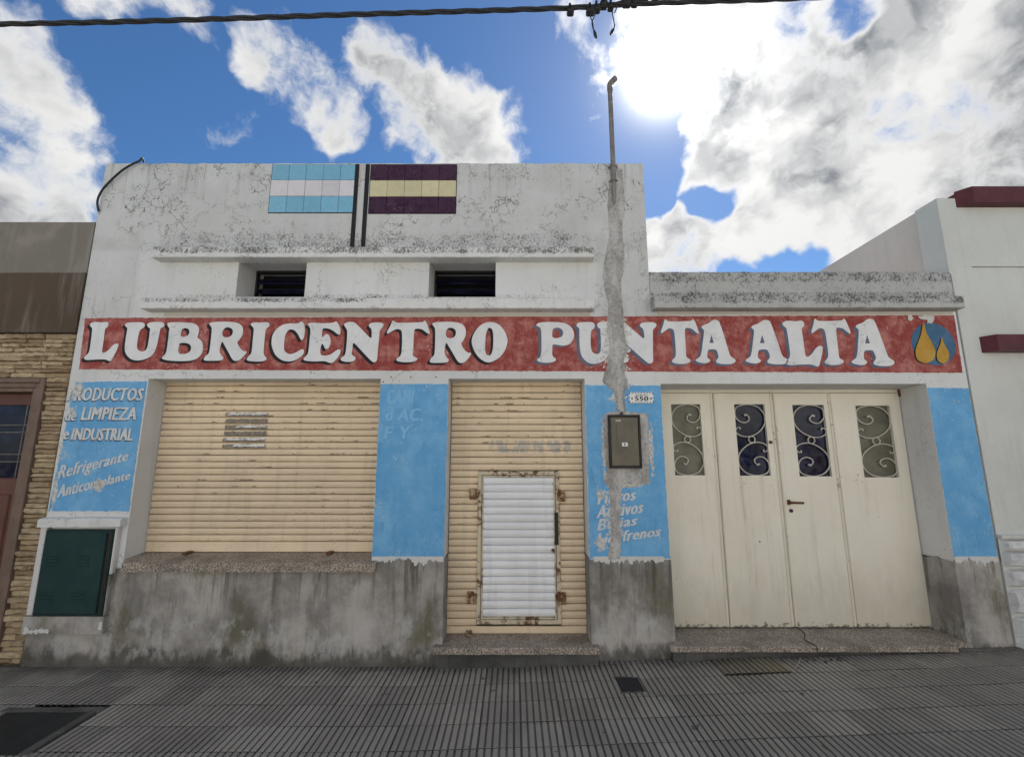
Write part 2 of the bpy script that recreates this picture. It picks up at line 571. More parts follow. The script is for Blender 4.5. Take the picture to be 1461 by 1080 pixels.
def house_paint(name, base, fade, fade_amt, chips=.5, chipcol=(.62, .60, .56), crackamt=.5, fscale=5.0, peel=()):
    m = Mat(name, .8, .25)
    f1 = m.noise(m.pos, fscale, 7, .7)
    f2 = m.noise(m.scaled(m.pos, (1.2, 1, .35)), fscale * 2.6, 6, .7)
    c = m.mix(m.math('MULTIPLY', m.ramp(f1, .40, .68), fade_amt), base, fade)
    c = m.mix(m.math('MULTIPLY', m.ramp(f2, .52, .72), fade_amt * .8), c, tuple(q * .80 for q in base))
    ch = m.math('ADD', m.math('MULTIPLY', m.noise(m.pos, 55, 5, .7), .55), m.math('MULTIPLY', m.noise(m.pos, 4.2, 4, .6), .45))
    c = m.mix(m.math('MULTIPLY', m.ramp(ch, .585, .63), chips), c, chipcol)
    cr = m.math('MULTIPLY', m.cracks(2.6, .006, m.ramp(m.noise(m.pos, 1.6, 2, .5), .47, .55), .2, (1, 5, 2)), crackamt)
    c = m.mix(cr, c, tuple(q * .45 for q in base))
    field = None
    for (zx, zz, zrx, zrz) in peel:
        dv = m.vmath('LENGTH', m.vmath('MULTIPLY', m.vmath('SUBTRACT', m.pos, (zx, 0.0, zz)), (1 / zrx, 0.0, 1 / zrz)))
        q = m.ramp(dv, 0.0, 1.6, 1.0, 0.0, smooth=False)
        field = q if field is None else m.math('MAXIMUM', field, q)
    if field is not None:
        rag = m.math('MULTIPLY', m.math('SUBTRACT', m.noise(m.pos, 24, 7, .74), .5), 2.2)
        pk = m.math('MULTIPLY', m.ramp(m.math('ADD', field, rag), .52, .60), m.ramp(field, 0.02, .2))
        under = m.mix(m.ramp(m.noise(m.pos, 45, 4, .6), .4, .65), (.66, .655, .62), (.42, .40, .365))
        c = m.mix(pk, c, under)
    m.color(c)
    m.bump(m.math('ADD', m.noise(m.pos, 25, 7, .68), m.math('MULTIPLY', m.noise(m.pos, 5, 2, .5), 1.5)), .4, .005)
    return m.m


def zpx(px, py, rx, ry):
    x, z = P(px, py)
    return (x, z, rx * .0056, ry * .0056)


LEFT_PEEL = [zpx(109, 557, 13, 15), zpx(101, 588, 10, 9), zpx(142, 693, 10, 11), zpx(88, 636, 3, 22), zpx(79, 700, 4, 30), zpx(106, 545, 16, 4)]
METER_PEEL = [zpx(857, 706, 7, 9), zpx(857, 776, 10, 12), zpx(877, 740, 11, 60), zpx(862, 640, 4, 52), zpx(929, 640, 4, 46), zpx(882, 565, 15, 12), zpx(900, 692, 24, 4), zpx(900, 797, 60, 4)]
STREAK_PEEL = [zpx(878, 492, 23, 60)]
blue_m = house_paint('blue_wall_paint', (.135, .385, .670), (.22, .49, .75), .95, .7, fscale=4.5, crackamt=.4, peel=LEFT_PEEL + METER_PEEL)
blue2_m = house_paint('pale_blue_ghost_paint', (.23, .50, .76), (.30, .57, .80), .6, .3)
red_m = house_paint('faded_red_paint', (.30, .058, .050), (.52, .22, .185), .95, .85, (.62, .42, .36), .5, 9.0, STREAK_PEEL)
letter_m = house_paint('white_letter_paint', (.80, .80, .79), (.64, .65, .66), .6, .18, (.5, .48, .45), .85, 4.0, STREAK_PEEL)
black_m = simple('black_paint', (.016, .015, .018), .65)
slate_m = house_paint('slate_shadow_paint', (.125, .150, .215), (.19, .18, .22), .8, .4, (.35, .2, .18), peel=STREAK_PEEL)
logo_blue_m = house_paint('logo_blue_paint', (.06, .145, .25), (.10, .19, .29), .8, .3)
logo_gold_m = house_paint('logo_gold_paint', (.50, .28, .045), (.56, .36, .09), .7, .15)
small_letter_m = house_paint('small_letter_paint', (.70, .71, .69), (.50, .56, .60), .8, .45, (.2, .36, .54), .2, 14.0, LEFT_PEEL + METER_PEEL)
shadow_m = house_paint('letter_shadow_paint', (.02, .02, .03), (.05, .07, .10), .8, .4, (.2, .36, .54), .1, 14.0, LEFT_PEEL)


def shutter_mat(name, base, rust=1.0, smudge=None):
    m = Mat(name, .55, .4)
    low = m.noise(m.pos, 1.6, 4, .6)
    c = m.mix(m.ramp(low, .3, .7), tuple(q * .90 for q in base), tuple(min(1, q * 1.06) for q in base))
    streak = m.noise(m.scaled(m.pos, (14, 1, 1.2)), 1.0, 5, .65)
    c = m.mix(m.math('MULTIPLY', m.ramp(streak, .50, .72), .36), c, tuple(q * .66 for q in base))
    oz = m.n('ShaderNodeSeparateXYZ')
    m.link(m.n('ShaderNodeTexCoord').outputs['Object'], oz.inputs[0])
    row = m.band(m.math('ADD', oz.outputs[2], m.math('MULTIPLY', m.noise(m.pos, 30, 3, .6), .012)), .014, .020, .004)
    dash = m.math('ADD', m.math('MULTIPLY', m.noise(m.scaled(m.pos, (10, 1, 26)), 1.0, 4, .65), .58), m.math('MULTIPLY', m.noise(m.pos, 3.1, 4, .65), .42))
    dk = m.math('MULTIPLY', m.math('MULTIPLY', m.ramp(dash, .535, .60), row), m.ramp(m.z, .9, 1.5, .45, 1.0))
    c = m.mix(m.math('MULTIPLY', dk, .85 * rust), c, (.10, .055, .030))
    seam = m.math('MULTIPLY', m.ramp(oz.outputs[2], .003, .010, 1.0, 0.0), m.ramp(m.noise(m.scaled(m.pos, (4, 1, 9)), 1.0, 3, .6), .3, .6, .35, .8))
    c = m.mix(m.math('MULTIPLY', seam, .9 * rust), c, (.16, .105, .065))
    dots = m.math('ADD', m.math('MULTIPLY', m.noise(m.pos, 75, 3, .6), .7), m.math('MULTIPLY', m.noise(m.pos, 3, 3, .6), .3))
    c = m.mix(m.math('MULTIPLY', m.ramp(dots, .635, .67), .8 * rust), c, (.10, .055, .03))
    if smudge:
        x0, x1, z0, z1 = smudge
        s = m.math('MULTIPLY', m.math('MULTIPLY', m.band(m.x, x0, x1, .03), m.band(m.z, z0, z1, .02)), m.ramp(m.noise(m.scaled(m.pos, (1, 1, .4)), 22, 3, .5), .46, .56))
        c = m.mix(m.math('MULTIPLY', s, .45), c, (.24, .32, .36))
    m.color(c)
    m.b.inputs['Roughness'].default_value = .5
    m.bump(m.noise(m.pos, 40, 5, .6), .12, .003)
    return m.m


tan_m = shutter_mat('tan_shutter_paint', (.82, .655, .455), 1.0, (-.18, .46, 1.50, 1.58))
white_slat_m = shutter_mat('white_slat_paint', (.88, .885, .89), .18)


def rusty(name, base, amount):
    m = Mat(name, .7, .3)
    n = m.math('ADD', m.math('MULTIPLY', m.noise(m.pos, 26, 7, .7), .6), m.math('MULTIPLY', m.noise(m.pos, 6, 4, .6), .4))
    k = m.ramp(n, .62 - amount * .22, .72 - amount * .22)
    rc = m.mix(m.noise(m.pos, 60, 4, .7), (.20, .075, .025), (.07, .035, .02))
    m.color(m.mix(k, base, rc))
    m.bump(m.noise(m.pos, 60, 6, .7), .4, .003)
    return m.m


frame_rust_m = rusty('rusty_cream_frame', (.62, .54, .40), .62)
hinge_rust_m = rusty('rusty_hinge', (.48, .36, .22), .85)
rust_m = rusty('brown_rust', (.14, .065, .03), .8)


def door_paint():
    m = Mat('cream_door_paint', .6, .35)
    low = m.noise(m.pos, 1.5, 5, .6)
    c = m.mix(m.ramp(low, .3, .7), (.79, .735, .605), (.84, .79, .665))
    st = m.noise(m.scaled(m.pos, (10, 1, .8)), 1.0, 5, .6)
    c = m.mix(m.math('MULTIPLY', m.ramp(st, .52, .75), .22), c, (.62, .54, .41))
    ch = m.math('ADD', m.math('MULTIPLY', m.noise(m.pos, 42, 4, .65), .6), m.math('MULTIPLY', m.noise(m.pos, 3.4, 3, .6), .4))
    c = m.mix(m.ramp(ch, .645, .665, 0, .9), c, (.10, .065, .045))
    # paint gone and rust along the foot of the leaves
    ft = m.math('ADD', m.math('MULTIPLY', m.noise(m.scaled(m.pos, (1, 1, 1.6)), 24, 6, .7), .6), m.ramp(m.z, .165, .25, .20, 0, smooth=False))
    c = m.mix(m.ramp(ft, .465, .51), c, (.085, .05, .035))
    grime = m.math('MULTIPLY', m.ramp(m.math('ADD', m.z, m.math('MULTIPLY', m.math('SUBTRACT', m.noise(m.scaled(m.pos, (3, 1, .8)), 4, 6, .7), .5), .8)), .15, .75, 1.0, 0.0), .38)
    c = m.mix(grime, c, (.42, .37, .29))
    run = m.math('MULTIPLY', m.ramp(m.noise(m.scaled(m.pos, (30, 1, .7)), 1.0, 5, .7), .56, .72), m.ramp(m.noise(m.pos, 2.2, 3, .6), .45, .6))
    c = m.mix(m.math('MULTIPLY', run, .4), c, (.40, .29, .18))
    m.color(c)
    m.put(m.b.inputs['Roughness'], m.ramp(m.noise(m.pos, 7, 5, .6), .3, .7, .38, .7))
    m.bump(m.math('ADD', m.math('MULTIPLY', m.noise(m.pos, 30, 5, .6), .25), m.math('MULTIPLY', m.noise(m.scaled(m.pos, (1.5, 1, .8)), 3.2, 2, .5), 6)), .30, .012)
    return m.m


door_m = door_paint()
seam_m = rusty('cream_seam_strip', (.74, .68, .55), .22)
scroll_m = simple('cream_iron', (.58, .54, .46), .6, .3, .1)
olive_pane_m = simple('painted_over_pane', (.125, .118, .082), .45, .5, .25, 9)


def glass_dark(name, c):
    m = Mat(name, .06, .22)
    m.color(m.mix(m.ramp(m.noise(m.pos, 9, 4, .6), .4, .7), c, tuple(q * 2.6 for q in c)))
    m.put(m.b.inputs['Roughness'], m.ramp(m.noise(m.pos, 20, 4, .6), .3, .8, .05, .25))
    return m.m


glass_m = glass_dark('dark_window_glass', (.007, .008, .022))
void_m = simple('unlit_interior', (.02, .02, .02), .9, .1, .1, bump=0)


def granite():
    m = Mat('speckled_granite', .55, .35)
    v = m.n('ShaderNodeTexVoronoi')
    m.link(m.pos, v.inputs['Vector'])
    v.inputs['Scale'].default_value = 210
    r = m.n('ShaderNodeSeparateColor')
    m.link(v.outputs['Color'], r.inputs[0])
    c = m.mix(m.ramp(r.outputs[0], .35, .8), (.16, .13, .105), (.56, .48, .39))
    dirt = m.ramp(m.noise(m.pos, 5, 6, .65), .45, .68)
    c = m.mix(m.math('MULTIPLY', dirt, .55), c, (.10, .088, .072))
    m.color(c)
    m.bump(m.noise(m.pos, 90, 4, .6), .3, .003)
    return m.m


granite_m = granite()


def paving(name='ribbed_cement_tile', k=(1.0, 1.0, 1.0)):
    m = Mat(name, .72, .4)
    rd = m.rnd()
    c = m.mix(m.ramp(rd, 0, 1, smooth=False), (.275 * k[0], .248 * k[1], .212 * k[2]), (.395 * k[0], .358 * k[1], .305 * k[2]))
    big = m.noise(m.pos, 1.1, 5, .6)
    c = m.mix(m.math('MULTIPLY', m.ramp(big, .42, .66), .35), c, (.19, .175, .155))
    sp = m.noise(m.pos, 75, 4, .7)
    c = m.mix(m.math('MULTIPLY', m.ramp(sp, .5, .75), .5), c, (.40, .385, .365))
    pale = m.math('ADD', m.math('MULTIPLY', m.noise(m.pos, 18, 5, .7), .5), m.math('MULTIPLY', m.noise(m.pos, 2.2, 3, .6), .5))
    c = m.mix(m.math('MULTIPLY', m.ramp(pale, .575, .68), .45), c, (.27, .26, .245))
    spot = m.noise(m.vmath('ADD', m.pos, (9, 9, 9)), 12, 2, .5)
    c = m.mix(m.math('MULTIPLY', m.ramp(spot, .72, .745), .7), c, (.05, .048, .045))
    wet = m.math('MULTIPLY', m.ramp(m.math('ADD', m.y, m.math('MULTIPLY', m.math('SUBTRACT', m.noise(m.pos, 6, 6, .7), .5), .5)), -.22, .02), .62)
    c = m.mix(wet, c, (.075, .068, .055))
    patch = m.ramp(m.noise(m.vmath('ADD', m.pos, (2, 7, 0)), 2.3, 5, .65), .50, .62)
    c = m.mix(m.math('MULTIPLY', patch, .25), c, (.13, .115, .10))
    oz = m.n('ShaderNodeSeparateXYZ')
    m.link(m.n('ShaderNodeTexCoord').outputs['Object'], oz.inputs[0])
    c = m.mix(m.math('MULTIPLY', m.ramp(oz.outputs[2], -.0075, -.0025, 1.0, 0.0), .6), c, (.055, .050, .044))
    m.color(c)
    m.put(m.b.inputs['Roughness'], m.ramp(big, .35, .7, .75, .42))
    m.bump(m.noise(m.pos, 120, 5, .7), .45, .003)
    return m.m


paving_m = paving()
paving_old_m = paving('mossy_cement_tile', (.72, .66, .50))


def stone_mat(name, a, b, dark):
    m = Mat(name, .85, .25)
    c = m.mix(m.rnd(), a, b)
    c = m.mix(m.math('MULTIPLY', m.ramp(m.noise(m.pos, 16, 6, .7), .45, .7), .6), c, dark)
    m.color(c)
    m.bump(m.math('ADD', m.noise(m.scaled(m.pos, (1, 1, 2.4)), 30, 6, .7), m.noise(m.pos, 8, 2, .5)), .8, .010)
    return m.m


stone_m = stone_mat('split_stone', (.30, .215, .125), (.58, .465, .30), (.19, .125, .075))
white_stone_m = stone_mat('painted_rubble', (.62, .62, .61), (.72, .72, .70), (.45, .44, .43))
taupe_m = wall_paint('taupe_render', (.225, .205, .168), [], (0, 0), spot=.25)
brown_m = wall_paint('brown_render', (.105, .078, .055), [], (0, 0), spot=.15)
nwall_m = wall_paint('pale_neighbour_wall', (.66, .67, .625), [], (.12, 3.4), spot=.12)
nside_m = wall_paint('neighbour_side_wall', (.66, .60, .545), [], (.1, 3.0), spot=.15)
maroon_m = simple('maroon_paint', (.095, .020, .027), .55, .35, .18, 8)
frame_brown_m = simple('brown_door_frame', (.17, .115, .085), .6, .35, .15, 10)
door_brown_m = simple('red_brown_door', (.12, .043, .03), .5, .4, .2, 6)
green_m = house_paint('dark_green_paint', (.015, .042, .041), (.022, .055, .052), .8, .25, (.05, .09, .085), .1, 6)
meter_m = simple('olive_brown_plastic', (.115, .098, .066), .4, .5, .2, 7)
black_plastic_m = simple('black_plastic', (.014, .013, .012), .5, .4, .2)
cable_m = simple('black_cable', (.018, .018, .020), .6, .4, .2)
galv_m = simple('weathered_pipe', (.20, .185, .165), .6, .4, .25, 12)
paper_m = simple('white_paper', (.78, .78, .76), .8, .2, .05)
residue_m = simple('grey_paper_residue', (.27, .235, .185), .9, .1, .3, 40)
tile_mats = {}
for nm, c in (('sky_blue', (.20, .45, .60)), ('white', (.66, .63, .64)), ('plum', (.050, .012, .030)), ('cream', (.62, .56, .34))):
    m = Mat('glazed_tile_' + nm, .25, .5)
    cc = m.mix(m.rnd(), tuple(q * .93 for q in c), tuple(min(1, q * 1.07) for q in c))
    sp = m.math('ADD', m.math('MULTIPLY', m.noise(m.pos, 50, 4, .6), .6), m.math('MULTIPLY', m.noise(m.pos, 5, 3, .6), .4))
    m.color(m.mix(m.ramp(sp, .64, .66, 0, .7), cc, (.30, .27, .26)))
    m.put(m.b.inputs['Roughness'], m.ramp(m.noise(m.pos, 12, 4, .6), .3, .7, .2, .4))
    tile_mats[nm] = m.m
concrete_m = simple('pale_concrete', (.36, .35, .33), .9, .2, .12, 3, .3)
soil_m = simple('dark_soil', (.05, .045, .04), .95, .1, .3, 30, .6)


# ================================================================== SETTING: ground, pavement, road
def ground_z(x):
    t = min(max((x + .7) / 4.3, 0), 1)
    return .132 * (t * t * (3 - 2 * t) * .25 + t * .75)


KERB_Y = -4.1
mb = MB()
xs = [-40, -15, -6] + [-5 + .25 * i for i in range(41)] + [6, 15, 40]
rows = [[(x, y, ground_z(x) - .030) for x in xs] for y in (.28, -.2, KERB_Y)]
mb.grid(rows)
mb.grid([[(x, KERB_Y, ground_z(x) - .030) for x in xs], [(x, KERB_Y, -.30) for x in xs]])
walk = tag(mb.build('sidewalk', base_m), kind='structure')
mb = MB()
mb.face([(-300, -300, -.16), (300, -300, -.16), (300, 300, -.16), (-300, 300, -.16)])
tag(mb.build('ground', soil_m), kind='structure')
mb = MB()
mb.face([(-120, -10.4, -.12), (120, -10.4, -.12), (120, KERB_Y + .02, -.12), (-120, KERB_Y + .02, -.12)])
tag(mb.build('road', concrete_m), kind='structure')  # unseen road, made pale to bounce sunlight onto the shop front
mb = MB()
mb.box(-120, 120, -12.21, -10.4, -.2, .02)
tag(mb.build('opposite_sidewalk', concrete_m), kind='structure')

TP = .222                                   # tile pitch: six ribs of 37 mm
ROW0 = -.062


def tile_mesh(name, cut=1.0, mat=None):
    t = MB()
    n = 6
    prof = []
    p = TP / n
    e = .0036
    prof.append((.0006, -.012))
    for k in range(n):
        a = k * p
        prof += [(a + .0082, -.0095), (a + .0095, -.0015), (a + .0120, 0.0), (a + p - .0045, 0.0), (a + p - .0020, -.0015), (a + p - .0001, -.0085)]
    prof.append((TP - .0002, -.012))
    L = TP * cut
    t.grid([[(x, -e, z - .003) for x, z in prof], [(x, -e - .003, z) for x, z in prof], [(x, -L + e + .003, z) for x, z in prof], [(x, -L + e, z - .003) for x, z in prof]])
    t.recalc = False
    return t.mesh(name, mat or paving_m)


def slope(x):
    return -math.atan((ground_z(x + TP) - ground_z(x)) / TP)


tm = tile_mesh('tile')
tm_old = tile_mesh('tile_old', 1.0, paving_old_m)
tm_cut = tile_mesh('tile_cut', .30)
rest = []
DRAIN = (.664, .806, -.452, -.272)
for r in range(-1, 23):
    y = ROW0 - TP * r
    for c in range(-34, 35):
        x = c * TP + .035
        if y - TP < KERB_Y + .1:
            continue
        zone = r <= 4 and abs(x + TP / 2) < 4.35 - .30 * max(r, 0)
        if r == -1:
            me = tm_cut
            y = ROW0 + TP * .30
        else:
            me = tm
        if x + TP > DRAIN[0] + .02 and x < DRAIN[1] - .02 and y > DRAIN[2] + .03 and y - TP < DRAIN[3] - .03:
            pass
        # hole left by the service cover and by the missing tile at the garage step
        if -2.98 < x < -2.45 and -.97 < y - TP / 2 < -.56:
            continue
        z = ground_z(x) + random.uniform(-.0012, .0012) + (.011 if r == 0 and 1.3 < x < 1.75 else 0)
        if r == 0 and 1.3 < x < 1.75:
            me = tm_old
        if r == -1 and 2.0 < x < 2.3:
            continue
        rot = (random.uniform(-.003, .003), slope(x) + random.uniform(-.003, .003), random.uniform(-.004, .004))
        if zone:
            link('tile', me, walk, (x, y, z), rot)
        else:
            rest.append((me, Matrix.Translation((x, y, z)) @ Matrix.Rotation(rot[1], 4, 'Y')))
far = MB()
for me, mt in rest:
    i = len(far.v)
    far.v += [tuple(mt @ v.co) for v in me.vertices]
    far.f += [tuple(i + k for k in p.vertices) for p in me.polygons]
    far.s += [False] * len(me.polygons)
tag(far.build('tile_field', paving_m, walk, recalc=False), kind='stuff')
mb = MB()
mb.rough_bar(-20, 20, [(KERB_Y - .14, -.13), (KERB_Y - .14, .03), (KERB_Y - .12, .05), (KERB_Y - .001, .05), (KERB_Y - .001, -.13)], .2, .004)
tag(mb.build('kerb', base_m), kind='structure')

# unseen houses added behind the camera to bounce sunlight onto the shaded shop front
OPP = [(-16.0, -8.2, 4.3, (.74, .72, .66), 'added cream flat roofed house with two windows, bouncing light from across the street'), (-8.15, -1.2, 5.2, (.78, .78, .76), 'added tall white house with parapet, bouncing light from across the street'),
       (-1.15, 6.4, 4.1, (.76, .70, .58), 'added low ochre house with one wide window, bouncing light from across the street'), (6.45, 15.0, 4.8, (.77, .77, .74), 'added white corner house, bouncing light from across the street')]
for k, (a, b, hgt, colr, lab) in enumerate(OPP):
    hs = thing('house', lab, 'house', ((a + b) / 2, -12.4, 0), 'added bounce houses across the street')
    wm = wall_paint('bounce_house_render_%d' % k, colr, [], (0, 0), spot=.2)
    fy = -12.2
    wins = [(a + (b - a) * t, a + (b - a) * t + 1.2, .95, 2.25) for t in ((.12, .66) if k != 2 else (.16,))]
    dox = a + (b - a) * .42
    cuts = sorted(wins + [(dox, dox + .95, .02, 2.2)])
    m = MB()
    x = a
    for (p, q, r_, t_) in cuts:
        m.box(x, p, fy - 5, fy, -.2, hgt)
        m.box(p, q, fy - 5, fy, t_, hgt)
        m.box(p, q, fy - 5, fy, -.2, r_)
        m.box(p, q, fy - 5, fy - .2, r_, t_)
        x = q
    m.box(x, b, fy - 5, fy, -.2, hgt)
    m.build('wall', wm, hs)
    m = MB()
    m.box(a, b, fy - .3, fy + .06, hgt, hgt + .08)
    m.build('coping', base_m, hs)
    for (p, q, r_, t_) in wins:
        m = MB()
        m.box(p + .002, q - .002, fy - .19, fy - .12, r_ + .002, t_ - .002)
        m.build('window', MATS['dark_window_glass'], hs)
    m = MB()
    m.box(dox + .002, dox + .948, fy - .19, fy - .1, .022, 2.198)
    m.build('door', MATS['red_brown_door'], hs)

# ================================================================== THE SHOP
shop = thing('lubricant_shop', 'weathered white single storey shop with red painted name band and blue panels', 'shop building', (0, .2, 0))
XL, XR, XM = -3.487, 3.56, 1.104            # left end, right end, end of the tall parapet
ZT, ZG = 3.93, 2.94                         # tall parapet, garage parapet
W0, W1, WZ0, WZ1 = -2.866, -1.045, .70, 2.062
D0, D1, DZ1 = -.512, .556, 2.062
G0, G1, GZ1 = 1.150, 3.232, 2.022
V = [(-2.257, -1.699), (-.693, -.148)]
VZ0, VZ1 = 2.735, 3.066
DR, DG, DV = .19, .28, .27                  # depths of the reveals
openings = [(W0, W1, WZ0, WZ1), (D0, D1, -.2, DZ1), (G0, G1, -.2, GZ1)] + [(a, b, VZ0, VZ1) for a, b in V]


def facade_wall():
    m = MB()
    xs = sorted({XL, XR, XM, W0, W1, D0, D1, G0, G1, *[q for v in V for q in v]})
    zs = sorted({-.2, ZT, ZG, WZ0, WZ1, DZ1, GZ1, VZ0, VZ1})
    fx = []
    for a, b in zip(xs, xs[1:]):
        n = max(1, int((b - a) / .05))
        fx += [a + (b - a) * k / n for k in range(n)]
    fx.append(xs[-1])
    fz = []
    for a, b in zip(zs, zs[1:]):
        n = max(1, int((b - a) / .12))
        fz += [a + (b - a) * k / n for k in range(n)]
    fz.append(zs[-1])
    idx = {}

    def vid(x, z):
        k = (round(x, 4), round(z, 4))
        if k not in idx:
            dz = 0
            if abs(z - ZT) < 1e-4 or (abs(z - ZG) < 1e-4 and x > XM + .01):
                dz = .010 * noise.noise((x * 6, 1, 0)) + .007 * noise.noise((x * 25, 2, 0))
            idx[k] = len(m.v)
            m.v.append((x, .0022 * noise.noise((x * 2.3, z * 2.3, 3)) if 0 else 0.0, z + dz))
        return idx[k]
    for a, b in zip(fx, fx[1:]):
        for c, e in zip(fz, fz[1:]):
            xm, zm = (a + b) / 2, (c + e) / 2
            if xm > XM and zm > ZG:
                continue
            if any(o[0] < xm < o[1] and o[2] < zm < o[3] for o in openings):
                continue
            m.f.append((vid(a, c), vid(b, c), vid(b, e), vid(a, e)))
            m.s.append(False)
    # tops, ends and backs of the parapets, and the sides of the block
    T = .17
    for (a, b, z) in ((XL, XM, ZT), (XM, XR, ZG)):
        pts = [x for x in fx if a - 1e-6 <= x <= b + 1e-6]
        top = [m.v[vid(x, z)] if not (x == XM and z == ZG) else (x, 0, z) for x in pts]
        m.grid([top, [(p[0], T, p[2]) for p in top], [(p[0], T, 3.45 if z > 3 else 2.6) for p in top]])
    m.face([(XL, 0, -.2), (XL, 0, ZT), (XL, 6, ZT), (XL, 6, -.2)])
    m.face([(XM, 0, ZG - .3), (XM, 0, ZT), (XM, 6, ZT), (XM, 6, ZG - .3)])
    m.face([(XR, 0, -.2), (XR, 0, ZG), (XR, T, ZG), (XR, T, 2.6), (XR, 6, 2.6), (XR, 6, -.2)])
    m.face([(XL, 6, -.2), (XR, 6, -.2), (XR, 6, 2.6), (XM, 6, 2.6), (XM, 6, ZT), (XL, 6, ZT)])
    return m


facade_wall().build('wall', wall_m, shop, recalc=False)
mb = MB()
mb.face([(XL, T_ := .17, 3.45), (XM, T_, 3.45), (XM, 6, 3.45), (XL, 6, 3.45)])
mb.face([(XM, T_, 2.6), (XR, T_, 2.6), (XR, 6, 2.6), (XM, 6, 2.6)])
mb.build('roof', base_m, shop, recalc=False)


def reveal(x0, x1, z0, z1, dp, zsplit=None):
    """two jambs and the soffit of an opening; below zsplit the jamb is bare cement"""
    e = .0
    for x, nm in ((x0, 'jamb'), (x1, 'jamb')):
        lo = zsplit if zsplit else z0
        m = MB()
        zz = [lo + (z1 - lo) * k / 12 for k in range(13)]
        m.grid([[(x, 0, q) for q in zz], [(x, dp + .1, q) for q in zz]])
        m.build(nm, jamb_m, shop, recalc=False)
        if zsplit:
            m = MB()
            s = -1 if x == x1 else 1
            zz = [z0 + (lo - z0) * k / 8 for k in range(9)]
            m.grid([[(x + s * .004, -.004, q) for q in zz], [(x + s * .004, dp + .1, q) for q in zz]])
            top = [(x + s * .004, y, lo + .03 * noise.noise((x * 7, y * 22, 4))) for y in [(dp + .1) * k / 12 for k in range(13)]]
            m.grid([[(p[0], p[1], lo) for p in top], top])
            m.build('jamb_foot', dado_m, shop, recalc=False)
    m = MB()
    m.face([(x0, 0, z1), (x0, dp + .1, z1), (x1, dp + .1, z1), (x1, 0, z1)])
    m.build('soffit', jamb_m, shop, recalc=False)


reveal(W0, W1, WZ0, WZ1, DR)
reveal(D0, D1, -.2, DZ1, DR, .725)
reveal(G0, G1, -.2, GZ1, DG, .70)
# added black board behind every opening: stops light leaks, stands for the unlit room
for (a, b, z0, z1), dp in zip(openings, (DR, DR, DG, DV, DV)):
    mb = MB()
    mb.box(a - .02, b + .02, dp + .11, dp + .13, max(z0, 0) - .05, z1 + .05)
    mb.build('interior_backing', void_m, shop)

# high vents with louvres
for a, b in V:
    m = MB()
    m.face([(a, 0, VZ0), (a, DV + .1, VZ0), (a, DV + .1, VZ1), (a, 0, VZ1)])
    m.face([(b, 0, VZ0), (b, 0, VZ1), (b, DV + .1, VZ1), (b, DV + .1, VZ0)])
    m.face([(a, 0, VZ1), (a, DV + .1, VZ1), (b, DV + .1, VZ1), (b, 0, VZ1)])
    m.face([(a, 0, VZ0), (b, 0, VZ0), (b, DV + .1, VZ0), (a, DV + .1, VZ0)])
    m.build('vent_reveal', jamb_m, shop, recalc=False)
    m = MB()
    for (p, q, r, s) in ((a, b, VZ1 - .022, VZ1), (a, b, VZ0, VZ0 + .02), (a, a + .018, VZ0 + .02, VZ1 - .022), (b - .018, b, VZ0 + .02, VZ1 - .022)):
        m.box(p + .001, q - .001, DV - .02, DV + .02, r, s)
    vent = m.build('vent_window', black_plastic_m, shop)
    for k in range(3):
        z = VZ0 + .035 + k * .088
        m = MB()
        m.grid([[(a + .02, DV - .03, z), (b - .02, DV - .03, z)], [(a + .02, DV + .03, z + .062), (b - .02, DV + .03, z + .062)],
                [(a + .02, DV + .035, z + .058), (b - .02, DV + .035, z + .058)], [(a + .02, DV - .025, z - .006), (b - .02, DV - .025, z - .006)], [(a + .02, DV - .03, z), (b - .02, DV - .03, z)]])
        m.build('louvre', glass_m if k else galv_m, vent)

# ledges
LY = -.10
l1 = P(218, 352, LY), P(848, 367, LY)
l2 = P(202, 425, LY), P(848, 440, LY)


def ledge(name, x0, x1, z1, z0, y, mat, amp=.0028):
    m = MB()
    c = .006
    prof = [(y, z0 + c), (y, z0 + (z1 - z0) * .5), (y, z1 - c), (y + c, z1), (y * .5, z1 + .004), (.02, z1 + .012), (.02, z0), (y * .5, z0), (y + c, z0)]
    m.rough_bar(x0, x1, prof, .018, amp, 26, seed=x0)
    return m.build(name, mat, shop)


ledge('ledge', l1[0][0], l1[1][0], l1[0][1], l1[1][1], LY, ledge_m)
ledge('ledge', l2[0][0], l2[1][0], l2[0][1], l2[1][1], LY, ledge_m)
c0, c1 = P(926, 422, LY), P(1377, 439, LY)
ledge('cornice', XM + .004, min(c1[0], XR + .04), c0[1], c1[1], LY, parap_m)
mb = MB()
mb.rough_bar(XM + .003, XR - .002, [(-.012, c0[1] + .006), (-.012, ZG - .012), (-.004, ZG + .006), (.12, ZG + .010), (.12, c0[1])], .03, .004, 9, 2)
mb.build('garage_parapet', parap_m, shop)
# strip under the ledges in darker beige, the ledge shadow put into its colour
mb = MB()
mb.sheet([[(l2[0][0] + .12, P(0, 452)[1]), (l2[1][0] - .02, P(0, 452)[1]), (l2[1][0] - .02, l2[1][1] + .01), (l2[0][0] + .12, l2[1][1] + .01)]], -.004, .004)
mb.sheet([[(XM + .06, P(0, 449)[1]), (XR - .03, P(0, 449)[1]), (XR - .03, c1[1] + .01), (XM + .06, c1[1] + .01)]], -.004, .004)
mb.build('shaded_frieze', frieze_shade_m, shop)


